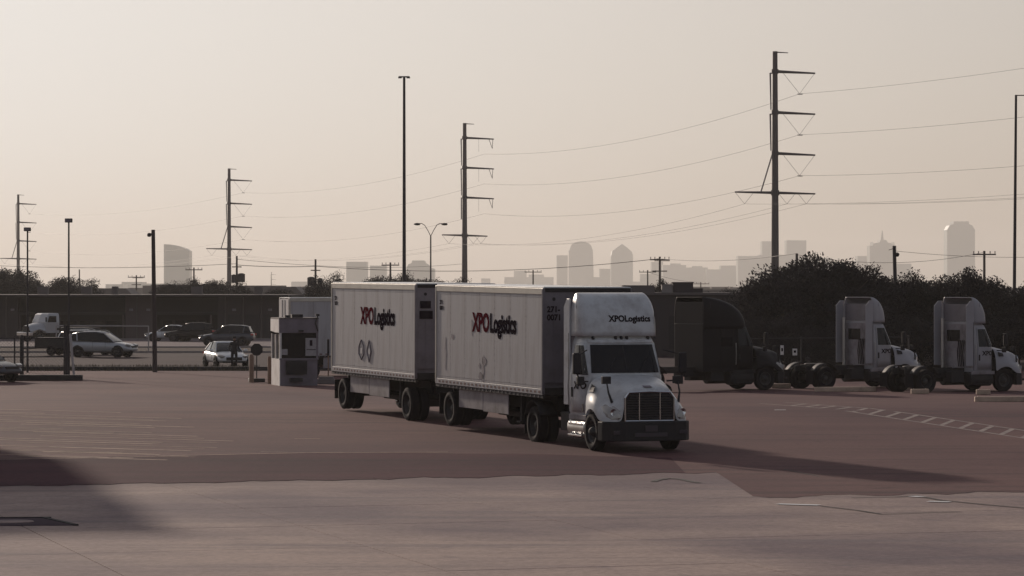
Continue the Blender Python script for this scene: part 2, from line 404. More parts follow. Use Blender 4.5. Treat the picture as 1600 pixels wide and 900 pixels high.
def halfrows(table):       # table: x, [(y,z)...] starting on the centre line -> full rows
    out = []
    for x, pr in table:
        r = [(x if len(p) < 3 else x + p[2], p[0], p[1]) for p in pr]
        out.append([(a, -c, d) for (a, c, d) in reversed(r)][:-1] + r)
    return out
def se(a, p): return max(0.0, 1 - abs(a) ** p) ** (1 / p)

# ------------------------------------------------------------------ truck tractors
def make_tractor(label, loc, rz, ry=0, xb=-1.65, fair=(2.98, 1.12, .84, 2.1), paint='cab_white', group=None, front_logo=False, door_logo=True, sleeper=False, wb=4.25, dark=False, tail=-5.1):
    T = thing('truck_tractor', label, 'truck tractor', loc, rz, group, ry)
    P = M[paint]
    # hood
    tab = [(-.45, [(0, 1.98), (.5, 1.98), (.88, 1.92), (1.05, 1.75), (1.13, 1.45), (1.16, 1.2), (1.16, .85)]),
           (-.30, [(0, 1.975), (.5, 1.97), (.86, 1.91), (1.03, 1.73), (1.14, 1.43), (1.19, 1.25), (1.20, 1.0)]),
           (0, [(0, 1.94), (.47, 1.93), (.80, 1.86), (.98, 1.68), (1.13, 1.42), (1.22, 1.28), (1.23, 1.13)]),
           (.35, [(0, 1.87), (.44, 1.86), (.72, 1.79), (.90, 1.60), (1.08, 1.38), (1.22, 1.22), (1.23, 1.06)]),
           (.58, [(0, 1.82), (.42, 1.81), (.66, 1.73), (.82, 1.54), (1.02, 1.32), (1.20, 1.10), (1.21, .82)]),
           (.82, [(0, 1.76), (.44, 1.75), (.67, 1.67), (.82, 1.47), (.99, 1.26), (1.16, 1.02), (1.18, .80)]),
           (1.02, [(0, 1.69), (.43, 1.68), (.63, 1.60), (.74, 1.42), (.88, 1.20), (1.04, 1.0), (1.08, .80)]),
           (1.12, [(0, 1.61), (.42, 1.60), (.60, 1.54), (.67, 1.38), (.75, 1.16), (.90, .98), (.94, .80)]),
           (1.125, [(0, 1.57), (.40, 1.56), (.58, 1.50), (.64, 1.36), (.70, 1.14), (.74, .98), (.76, .80)])]
    hood = MB().grid(halfrows(tab)).build('hood', P, T, smooth=True, sub=2, fix=True)
    MB().box((-.02, 0, 1.03), (.9, 1.7, .8)).box((.55, 0, .95), (1.0, 1.35, .7)).build('engine_bay', M['chassis'], T)
    # grille
    gr = MB().prism([(-.66, .83), (.66, .83), (.66, 1.40), (.56, 1.53), (-.56, 1.53), (-.66, 1.40)], 'x', 1.08, 1.13).build('grille', M['black_plastic'], T)
    for k in range(10):
        z = .88 + k * .065; hw = .62 if z < 1.38 else .56
        MB().box((1.142, 0, z), (.03, hw * 2, .030), (0, R(20), 0)).build('slat', M['rim' if not dark else 'black_plastic'], gr)
    fr = MB()
    path = [(.68, .81), (.68, 1.41), (.58, 1.55), (0, 1.575), (-.58, 1.55), (-.68, 1.41), (-.68, .81), (.68, .81)]
    for (y0, z0), (y1, z1) in zip(path, path[1:]): fr.tube([(1.145, y0, z0), (1.145, y1, z1)], .026, 6)
    fr.build('grille_frame', M['chrome' if not dark else 'black_plastic'], T, smooth=True)
    for sy in (-1, 1): MB().box((1.158, .29 * sy, 1.18), (.02, .03, .70)).build('grille_bar', M['chrome'], gr)
    # bumper
    out = [(.62, 1.24), (.90, 1.22), (1.10, 1.05), (1.22, .70), (1.27, 0), (1.22, -.70), (1.10, -1.05), (.90, -1.22), (.62, -1.24)]
    inn = [(.62, -1.05), (1.0, -.6), (1.0, .6), (.62, 1.05)]
    MB().prism(out + inn, 'z', .29, .80).build('bumper', M['black_plastic'], T, bevel=.03)
    MB().box((1.26, 0, .46), (.04, .9, .10)).box((1.285, 0, .62), (.02, .34, .16)).build('licence_bracket', M['pole_steel'], T)
    # headlights: lenses that follow the fender surface
    bpy.context.view_layer.update(); dg = bpy.context.evaluated_depsgraph_get()
    bv = BVHTree.FromObject(hood, dg)
    for sy in (-1, 1):
        ol = [(1.13, 1.17), (1.05, 1.24), (.92, 1.20), (.80, 1.08), (.70, .93), (.72, .86), (.85, .84), (1.02, .85), (1.11, .92), (1.14, 1.04)]
        cc = (.95, 1.00); rows = []
        for q in (1.0, .96, .7, .35, .02):
            row = []
            for (y, z) in ol:
                yy, z2 = cc[0] + (y - cc[0]) * q, cc[1] + (z - cc[1]) * q
                h_ = bv.ray_cast(Vector((3, sy * yy, z2)), Vector((-1, 0, 0)))
                row.append(((h_[0].x if h_[0] else .75) + (.0 if q == 1 else .022), sy * yy, z2))
            rows.append(row)
        hl = MB().grid(rows, close=True).build('headlight', M['lens'], T, smooth=True)
        q0 = bv.ray_cast(Vector((3, sy * .97, 1.04)), Vector((-1, 0, 0)))[0]
        if q0: MB().lathe([(0, .0), (.05, .01), (.085, .03), (.09, .03)], (q0.x + .01, sy * .97, 1.04), 'x', 16).build('reflector', M['chrome'], hl, smooth=True)
        MB().box((1.20, sy * .93, .52), (.05, .22, .10), (0, 0, R(-28 * sy))).build('fog_light', M['pole_steel'], T, bevel=.01)
    # cab
    wz = [(.88, 1.10), (1.0, 1.15), (1.9, 1.155), (2.05, 1.14), (2.8, 1.05), (2.95, 1.0), (3.03, .92), (3.06, .80)]
    xz = [(.88, -.40), (1.9, -.40), (2.0, -.40), (2.8, -.76), (2.95, -.86), (3.03, -.98), (3.06, -1.1)]
    def lin(t, z):
        if z <= t[0][0]: return t[0][1]
        for (a, va), (c, vc) in zip(t, t[1:]):
            if z <= c: return va + (vc - va) * (z - a) / (c - a)
        return t[-1][1]
    w = lambda z: lin(wz, z); xf = lambda z: lin(xz, z); PE = 5.0
    XB = -1.65
    cx = lambda y, z: XB + (xf(z) - XB) * se(y / w(z), PE)
    sy_ = lambda x, z: w(z) * se((x - XB) / (xf(z) - XB), PE) if x > XB else w(z)
    rows = []
    for z in [.88, 1.0, 1.4, 1.9, 1.98, 2.2, 2.5, 2.8, 2.9, 2.97, 3.02, 3.05, 3.06]:
        ring = [(xb, -w(z), z)]
        for k in range(0, 25):
            t = -math.pi / 2 + math.pi * k / 24; s_, c_ = math.sin(t), abs(math.cos(t))
            ring.append((XB + (xf(z) - XB) * c_ ** (2 / PE), w(z) * math.copysign(abs(s_) ** (2 / PE), s_), z))
        ring.append((xb, w(z), z)); rows.append(ring)
    b = MB().grid(rows, close=True).cap(rows[-1]); cab = b.build('cab', P, T, smooth=True)
    # windshield and wipers
    zs = [2.02 + .74 * i / 6 for i in range(7)]
    MB().grid([[(cx(y, z) + .012, y, z) for y in [w(z) * .84 * (k / 8 - 1) for k in range(17)]] for z in zs]).build('windshield', M['glass'], T, smooth=True, fix=False)
    MB().box((cx(0, 2.4) + .02, 0, 2.38), (.02, .03, .74), (0, R(-25), 0)).build('windshield_divider', M['black_plastic'], T)
    for sy in (-.55, .35):
        MB().tube([(cx(sy, 2.02) + .03, sy, 2.02), (cx(sy, 2.45) + .03, sy + .28, 2.42)], .012, 5).build('wiper', M['black_plastic'], T)
    # sun visor lip with marker lamps
    MB().grid([[(cx(y, 2.84) + .05 - .03 * i, y, 2.80 + .05 * i) for y in [w(2.84) * .9 * (k / 10 - 1) for k in range(21)]] for i in range(3)]).build('visor', P, T, smooth=True, solid=.02)
    for y in (-.78, -.16, 0, .16, .78):
        MB().box((cx(y, 2.93) + .02, y, 2.93), (.10, .06, .10), (0, R(-30), 0)).build('marker_lamp', M['black_plastic'], T, bevel=.01)
    for sy in (-1, 1):
        # door skin, window, handle, steps
        def dx(z): return -.52 if z < 2.0 else -.52 - (z - 2.0) * .50
        zz = [.98, 1.3, 1.6, 1.9, 2.1, 2.4, 2.72, 2.8]
        rows = [[(x, sy * (sy_(x, z) + .014), z) for x in [-1.47 + (dx(z) + 1.47) * k / 6 for k in range(7)]] for z in zz]
        door = MB().grid(rows).build('door', P, T, smooth=True, solid=.01, fix=True)
        rows = [[(x, sy * (sy_(x, z) + .020), z) for x in [-1.40 + (dx(z) - .06 + 1.40) * k / 6 for k in range(7)]] for z in [1.97, 2.2, 2.4, 2.6, 2.74]]
        MB().grid(rows).build('window', M['glass'], door, smooth=True, fix=False)
        MB().box((-1.38, sy * 1.185, 1.50), (.07, .03, .26)).build('handle', M['black_plastic'], door, bevel=.01)
        MB().box((-.62, sy * 1.17, 1.10), (.05, .02, .22)).build('hinge', M['black_plastic'], door)
        # hood side vent
        MB().grid([[(-.28 + .28 * k / 5, sy * (1.025 + .075 * i / 2 + .025 + .0 * k), 1.74 - .20 * i / 2 - (.06 * k / 5 if i == 0 else 0)) for k in range(6)] for i in range(3)]).build('hood_vent', M['black_plastic'], hood, fix=False)
        # side extender
        if not sleeper:
            MB().prism([(xb - .42, 1.15), (xb, 1.15), (xb, 3.97), (xb - .20, 3.97), (xb - .42, 3.75)], 'y', sy * 1.11, sy * 1.15).build('side_extender', P, T, bevel=.008)
        MB().box((xb - (.03 if not sleeper else -.9), sy * 1.165, 2.0), (.015, .008, 2.1)).build('panel_seam', M['black_plastic'], T)
        # mirrors
        MB().box((-.20, sy * 1.50, 2.28), (.12, .22, .56)).build('mirror', M['black_plastic'], T, bevel=.04)
        MB().box((-.20, sy * 1.40, 1.83), (.12, .20, .22)).build('convex_mirror', M['black_plastic'], T, bevel=.02)
        MB().tube([(-.38, sy * 1.12, 1.80), (-.2, sy * 1.42, 1.82), (-.2, sy * 1.5, 2.05)], .025).build('mirror_bracket', M['black_plastic'], T)
        MB().tube([(-.55, sy * 1.08, 2.62), (-.2, sy * 1.48, 2.5)], .018).build('mirror_arm', M['black_plastic'], T)
        MB().box((.62, sy * 1.0, 1.86), (.10, .24, .19)).tube([(.86, sy * .93, 1.28), (.78, sy * 1.0, 1.55), (.64, sy * 1.0, 1.85)], [.04, .028, .02]).build('hood_mirror', M['black_plastic'], T, bevel=.03)
        # side skirt, fuel tank with steps
        MB().box((-1.12, sy * 1.08, .84), (1.25, .10, .15)).build('sill', M['skirt_grey'] if not dark else M['chassis'], T, bevel=.02)
        b = MB().lathe([(0, -.62), (.27, -.62), (.30, -.59), (.30, .59), (.27, .62), (0, .62)], (-1.20, sy * .86, .56), 'x', 24)
        b.build('fuel_tank', M['alu'] if front_logo else M['chassis'], T, smooth=True)
        b = MB().box((-1.2, sy * 1.14, .66), (1.0, .05, .05)).box((-1.2, sy * 1.15, .36), (1.0, .06, .05))
        for x in (-1.6, -1.2, -.8): b.box((x, sy * 1.12, .52), (.05, .05, .36))
        b.build('step', M['chrome'] if front_logo else M['chassis'], T, bevel=.008)
        # wheels and rear mudflaps
        wheel(T, 0, sy * 1.04, side=sy)
        wheel(T, -wb, sy * 1.08, side=sy, dual=True)
        MB().box((-wb - .72, sy * .92, .55), (.02, .55, .62)).build('mudflap', M['rubber'], T)
        rows = [[(-wb + .66 * math.cos(a), sy * y, .52 + .66 * math.sin(a)) for y in (.72, 1.24)] for a in [R(25 + 13 * k) for k in range(11)]]
        MB().grid(rows).build('rear_fender', M['chassis'], T, smooth=True, solid=.015)
        MB().box((-wb * .5, sy * .42, .92), (wb + 1.2, .08, .26)).build('frame_rail', M['chassis'], T)
    MB().box((0, 0, .45), (.16, 1.7, .16)).build('axle', M['chassis'], T)
    MB().box((-wb, 0, .52), (.22, 1.7, .22)).lathe([(0, -.22), (.22, -.2), (.22, .2), (0, .22)], (-wb, 0, .52), 'x', 16).build('axle', M['chassis'], T)
    MB().lathe([(0, .03), (.42, .03), (.45, 0), (.42, -.04), (0, -.04)], (-wb + .15, 0, 1.12), 'z', 24).box((-wb + .15, 0, 1.04), (.9, .8, .12)).build('fifth_wheel', M['chassis'], T, bevel=.01)
    MB().box((-wb * .55, 0, .80), (1.2, .9, .35)).box((-2.5, .7, .68), (.8, .5, .5)).box((-2.4, -.75, .68), (.7, .45, .5)).build('battery_box', M['chassis'], T, bevel=.02)
    if not sleeper:
        # cab back with window and hose rack
        MB().box((xb - .015, 0, 2.0), (.03, 2.16, 1.9)).build('cab_back', M['skirt_grey'], T)
        MB().box((xb - .035, .25, 2.45), (.015, .9, .5)).build('rear_window', M['glass'], T, bevel=.01)
        b = MB()
        for k in range(4): b.tube([(xb - .10, -.55 + .12 * k, 1.1), (xb - .14, -.52 + .12 * k, 1.7), (xb - .08, -.55 + .12 * k, 2.25)], .022)
        b.build('air_hose', M['rubber'], T, smooth=True)
        MB().tube([(xb - .2, .80, 1.0), (xb - .2, .80, 3.2)], .075, 12).build('exhaust_stack', M['alu'], T, smooth=True)
    else:
        MB().box(((xb - .4) / 2 - .65, 0, 1.9), (abs(xb) - 1.65 + .02, 2.30, 2.1)).box((xb + .03, 0, 3.35), (.05, 2.2, 1.1)).build('sleeper_box', P, T, bevel=.05)
        for sy in (-1, 1):
            MB().prism([(xb + .9, 1.95), (xb + 1.5, 1.95), (xb + 1.5, 2.35), (xb + .9, 2.35)], 'y', sy * 1.152, sy * 1.162).build('sleeper_window', M['glass'], T)
            MB().prism([(xb + .75, 3.15), (xb + 1.1, 3.15), (xb + 1.35, 3.55), (xb + .95, 3.5)], 'y', sy * 1.122, sy * 1.135).build('roof_window', M['glass'], T)
    # roof fairing, hollow at the back
    z0, H, Lf, pe = fair
    wf = lambda s_: (1.08 if not sleeper else 1.15) * (1 - .13 * s_ ** 5)
    def fx(s_): return Lf * (max(0, 1 - s_ ** pe)) ** (1 / pe)
    sn = [math.sin(math.pi / 2 * i / 14) for i in range(15)]
    rows = []
    for s_ in sn:
        ring = []
        for k in range(25):
            t = -math.pi / 2 + math.pi * k / 24; a, c = math.sin(t), abs(math.cos(t))
            ring.append((xb + fx(s_) * c ** (2 / 5.5), wf(s_) * math.copysign(abs(a) ** (2 / 5.5), a), z0 + H * s_))
        rows.append(ring)
    fo = MB().grid(rows).build('roof_fairing', P, T, smooth=True, solid=.03, fix=True)
    if not sleeper:
        MB().box((xb + .03, 0, 3.45), (.03, 2.0, .75)).build('fairing_bulkhead', M['front_panel'], T)
    for y in (-.7, .7): MB().box((-1.15, y, 3.06), (.25, .12, .10)).build('fairing_foot', M['black_plastic'], T)
    if front_logo:
        def fn(u, v, ww):
            y = -.34 + u; z = 3.37 + v; s_ = (z - z0) / H
            return (xb + fx(s_) * se(y / wf(s_), 5.5) + .042 + ww, y, z)
        text('XPOLogistics', .225, M['logo_dark_big'], T, fn, xs=.97, bold=.008)
        for (y, z) in ((-.42, 3.10), (-.42, 3.16)):
            s_ = (z - z0) / H; MB().box((xb + fx(s_) + .0, y, z), (.03, .05, .03)).build('roof_vent', M['black_plastic'], T)
    if door_logo:
        for sy in (-1,):
            def fn(u, v, ww):
                x = -1.22 + u; z = 1.60 + v; return (x, -(sy_(x, z) + .028 + ww), z)
            text('XPO', .27, M['logo_dark_big'], T, fn, xs=1.12, bold=.008)
    for sy in (-1, 1):
        MB().box((xb + .35, sy * (1.085 if not sleeper else 1.155), 3.5), (.008, .006, .8)).build('fairing_seam', M['black_plastic'], T)
        MB().tube([(-.30, sy * 1.145, 2.55), (-.30, sy * 1.145, 1.75)], .018).build('grab_handle', M['chrome'], T) if False else MB().tube([(-1.58, sy * 1.19, 1.15), (-1.58, sy * 1.21, 1.6), (-1.58, sy * 1.19, 2.1)], .016).build('grab_handle', M['alu'], T)
    MB().box((.98, 0, 1.70), (.16, .22, .012), (0, R(14), 0)).build('hood_badge', M['booth_grey'], T)
    MB().tube([(-.9, .98, 2.9), (-.95, 1.0, 3.7)], .008).build('antenna', M['black_plastic'], T)
    return T
th = R(20)
def hd(deg): return R(deg) - math.pi / 2          # heading: forward axis turned 'deg' from towards-the-camera to the right
tY, tX = 83.97, 3.17
make_tractor('white day cab tractor with roof fairing pulling the two white trailers across the yard', (tX, tY, g(tY)), hd(20), ry=R(-.0), front_logo=True)

# parked tractors
def place_parked(px_near, Y, deg, zoff=0):
    r = Vector((math.sin(R(deg)), -math.cos(R(deg)))); n = Vector((px(px_near, Y), Y)) - r * 1.03
    return (n.x, n.y, g(n.y) + zoff), R(deg)
GRP = 'tractors parked along the right side of the yard'
l, a = place_parked(1567, 135, 30)
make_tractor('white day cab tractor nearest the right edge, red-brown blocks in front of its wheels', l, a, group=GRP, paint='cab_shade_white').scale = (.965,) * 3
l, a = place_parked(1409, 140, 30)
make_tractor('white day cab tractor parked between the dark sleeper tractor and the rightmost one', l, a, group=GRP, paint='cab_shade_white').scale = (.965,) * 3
l, a = place_parked(1194, 137, 30)
make_tractor('dark sleeper tractor with high curved roof parked behind the moving white truck', l, a, group=GRP, xb=-3.25, fair=(2.72, 1.36, 2.45, 2.2), paint='dark_paint', sleeper=True, door_logo=False, wb=5.8, dark=True).scale = (.97,) * 3

# ------------------------------------------------------------------ box trailers
def make_trailer(label, loc, rz, ry, logo=True, marks=0, L=8.53, group=None):
    T = thing('box_trailer', label, 'trailer', loc, rz, group, ry)
    zb, zt, hw = 1.22, 4.10, 1.30
    MB().box((-L / 2, 0, (zb + zt) / 2), (L - .06, 2 * hw - .07, zt - zb - .06)).build('cargo_box', M['front_panel'], T)
    n = 7; pw = (L - .12) / n
    pm = None
    for sy in (-1, 1):
        for k in range(n):
            xc = -.06 - pw * (k + .5)
            if pm is None:
                b = MB().box((0, 0, 0), (pw - .005, .03, zt - zb - .32))
                for zz in (-1.2, 1.2): b.box((0, -.017, zz), (pw - .05, .006, .02))
                for i in range(14): b.box((pw / 2 - .035, -.017, -1.2 + i * 2.4 / 13), (.022, .006, .022))
                pm = b.build('side_panel', M['trailer_white'], T, loc=(xc, sy * (hw - .018), (zb + zt) / 2 + .0))
                o = pm
            else:
                o = pm.copy(); COL.objects.link(o); o.parent = T; o.location = (xc, sy * (hw - .018), (zb + zt) / 2)
            if sy > 0: o.rotation_euler.z = math.pi
            o.name = 'side_panel'
        MB().box((-L / 2, sy * (hw - .005), zt - .09), (L, .05, .17)).build('top_rail', M['cream_rail'], T, bevel=.008)
        MB().box((-L / 2, sy * (hw - .005), zb + .07), (L, .05, .16)).build('bottom_rail', M['trailer_white'], T, bevel=.008)
        MB().box((-L / 2, sy * (hw - .04), zb - .055), (L, .08, .09)).build('side_sill', M['chassis'], T)
        b = MB(); k = 0; x = -.15
        while x > -L + .15: b.box((x - .07, sy * (hw + .023), zb + .065), (.15, .004, .06)); x -= .305
        tag(b.build('marker_tape', M['tape_red'], T), kind='stuff')
        b = MB(); x = -.3
        while x > -L + .1: b.box((x, sy * (hw - .0), zb - .055), (.03, .02, .05)); x -= .305
        tag(b.build('sill_bolts', M['skirt_grey'], T), kind='stuff')
        for xx in (-.03, -L + .03): MB().box((xx, sy * (hw - .02), (zb + zt) / 2), (.09, .09, zt - zb - .02)).build('corner_post', M['cream_rail' if xx < -1 else 'front_panel'], T, bevel=.02)  # front posts take the nose's painted shade tone
        # folding skirts, landing gear leg
        MB().box((-5.80, sy * (hw - .10), .88), (1.96, .03, .60)).build('side_skirt', M['skirt_grey'], T, bevel=.01)
        MB().box((-3.80, sy * (hw - .10), .865), (1.98, .03, .64)).build('side_skirt', M['skirt_grey'], T, bevel=.01)
        MB().box((-2.35, sy * .95, .78), (.13, .13, .80)).box((-2.35, sy * .95, .37), (.28, .28, .05)).build('landing_leg', M['chassis'], T)
        wheel(T, -7.45, sy * 1.13, side=sy, dual=True)
        MB().box((-8.35, sy * .95, .62), (.02, .6, .62)).build('mudflap', M['rubber'], T)
        MB().box((-L / 2, sy * .45, 1.08), (L - .3, .10, .20)).build('frame_beam', M['chassis'], T)
    MB().box((-7.45, 0, .52), (.2, 1.9, .2)).box((-7.3, 0, .85), (1.4, 1.1, .12)).build('axle', M['chassis'], T)
    MB().box((-4.4, 0, .92), (7.6, 1.2, .42)).build('underbody_fill', M['chassis'], T)  # added dark block, stands in for the deep shade under the box
    MB().box((-4.1, 0, .52), (1.9, 1.3, .16)).build('underbody_fill_low', M['chassis'], T, bevel=.02)  # second dark block added to deepen the underside shade
    MB().box((-L / 2, 0, zt + .012), (L - .04, 2 * hw - .04, .035)).build('roof', M['white_paint'], T, bevel=.01)
    MB().box((.005, 0, (zb + zt) / 2 + .1), (.03, 2 * hw - .1, zt - zb - .42)).build('front_wall', M['front_panel'], T)
    MB().box((.01, 0, zt - .06), (.06, 2 * hw - .1, .10)).build('front_top_rail', M['chassis'], T)
    MB().box((.01, 0, zb + .08), (.05, 2 * hw - .1, .20)).build('front_bottom_rail', M['chassis'], T)
    for k in range(-3, 4): MB().box((.024, k * .33, (zb + zt) / 2 + .1), (.008, .015, zt - zb - .45)).build('front_rib', M['front_panel'], T)
    for sy in (-1, 1):
        d = MB().box((-L - .01, sy * .63, (zb + zt) / 2), (.04, 1.22, zt - zb - .12)).build('rear_door', M['trailer_white'], T)
        MB().tube([(-L - .05, sy * .35, zb + .1), (-L - .05, sy * .35, zt - .1)], .018).build('lock_rod', M['alu'], d)
    MB().box((-L - .02, 0, .62), (.08, 2.1, .10)).box((-L + .0, -.7, .90), (.06, .08, .55)).box((-L + .0, .7, .90), (.06, .08, .55)).build('rear_guard', M['chassis'], T)
    MB().box((.07, -.25, 1.5), (.10, .35, .2)).build('hose_socket', M['chassis'], T)
    if logo:
        y0 = -(hw + .004)
        x0 = -5.42; z0 = 2.83
        a = text('XPO', .72, M['logo_red'], T, lambda u, v, ww: (x0 + u, y0 - ww, z0 + v), xs=.90, bold=.030)
        x1 = x0 + max(v.co.x for v in a.data.vertices) - x0 + .05
        text('Logistics', .72, M['logo_dark'], T, lambda u, v, ww: (x1 + u, y0 - ww, z0 + v), xs=.88, bold=.030, space=.95)
        text('271-\n0071' if marks == 2 else '', .22, M['logo_dark'], T, lambda u, v, ww: (.03 + ww, -1.20 + u, 3.45 + v), xs=.95, bold=.008) if marks == 2 else None
        text('271\n0071', .17, M['logo_dark'], T, lambda u, v, ww: (-8.2 + u, y0 - ww, 3.55 + v), xs=1.0, bold=.004)
    MB().lathe([(0, 0), (.05, 0)], (.03, -1.0, 3.80), 'x', 10).build('front_lamp', M['chassis'], T)
    rr = random.Random(marks)
    def scuff(x, z, wx, wz, name='scuff'):
        pts = []
        for k in range(11):
            a = 2 * math.pi * k / 11; q = rr.uniform(.45, 1.1); pts.append((x + wx * q * math.cos(a), z + wz * q * math.sin(a)))
        MB().prism(pts, 'y', -(hw + .001), -(hw + .004)).build(name, M['skirt_grey' if name == 'scrape' else 'booth_grey'], T)
    if marks == 2:
        scuff(-7.1, 2.62, .12, .10); scuff(-4.45, 1.95, .22, .17); scuff(-4.85, 1.82, .12, .10); scuff(-4.75, 1.55, .2, .12)
        scuff(-7.7, 2.1, .09, .55, 'scrape'); scuff(-5.5, 2.9, .07, .30, 'scrape'); scuff(-4.6, 1.7, .10, .5, 'scrape')
    if marks == 1:
        MB().box((.04, -1.0, 3.48), (.01, .34, .22)).box((.04, -.98, 3.17), (.01, .42, .25)).build('number_plate', M['logo_dark_big'], T)
        for x in (-5.35, -4.55):                    # two faded placard holders
            b = MB(); pts = [(x, 1.66), (x + .27, 1.86), (x + .24, 2.10), (x, 2.30), (x - .24, 2.10), (x - .27, 1.86)] if x < -5 else [(x, 1.60), (x + .22, 1.95), (x, 2.30), (x - .22, 1.95)]
            for p, q in zip(pts, pts[1:] + pts[:1]): b.tube([(p[0], -(hw + .01), p[1]), (q[0], -(hw + .006), q[1])], .014, 4)
            b.build('placard_holder', M['booth_grey'], T)
            MB().box((x, -(hw + .005), 1.95), (.16, .008, .18)).build('placard', M['sign_white'], T)
    return T
def ctr(cx_, cy_, deg, hw=1.3): return (cx_ + hw * math.cos(R(deg)), cy_ + hw * math.sin(R(deg)))
c2 = ctr(.83, 86.5, 21.2); c1 = ctr(-2.93, 97.2, 20.6)
make_trailer('front white box trailer with scuffed side directly behind the white tractor', (c2[0], c2[1], .0), hd(21.2), math.atan(.085 / 8.53), marks=2, group='pair of short box trailers')
make_trailer('rear white box trailer of the pair, with two diamond placards low on its side', (c1[0], c1[1], .115), hd(20.6), math.atan(.055 / 8.53), marks=1, group='pair of short box trailers')
# converter dolly under the nose of the rear trailer
dX, dY = c1[0] - .95 * math.sin(R(20.6)), c1[1] + .95 * math.cos(R(20.6))
D = thing('converter_dolly', 'dark dolly axle coupling the rear trailer to the front one', 'trailer dolly', (dX, dY, g(dY)), hd(20.6))
for sy in (-1, 1):
    wheel(D, 0, sy * 1.13, side=sy, dual=True)
    MB().box((-.6, sy * .9, .62), (.02, .6, .6)).build('mudflap', M['rubber'], D)
    MB().tube([(.5, sy * .42, .85), (2.6, 0, .70)], .06).build('drawbar', M['chassis'], D)
MB().box((0, 0, .52), (.2, 1.9, .2)).box((0, 0, .92), (1.3, 1.0, .2)).build('frame', M['chassis'], D)
MB().lathe([(0, .05), (.42, .05), (.45, 0), (0, -.02)], (0, 0, 1.06), 'z', 20).build('fifth_wheel', M['chassis'], D)

# white trailer parked beyond the booth
Yt = 160
make_trailer('plain white trailer parked beyond the guard booth', (px(452, Yt) + 8.53 * math.sin(R(105)) + 1.3 * math.cos(R(105)), Yt + 8.53 * .259 + 1.3 * math.sin(R(105)), -.50), hd(105), 0, logo=False, marks=0, L=8.53)

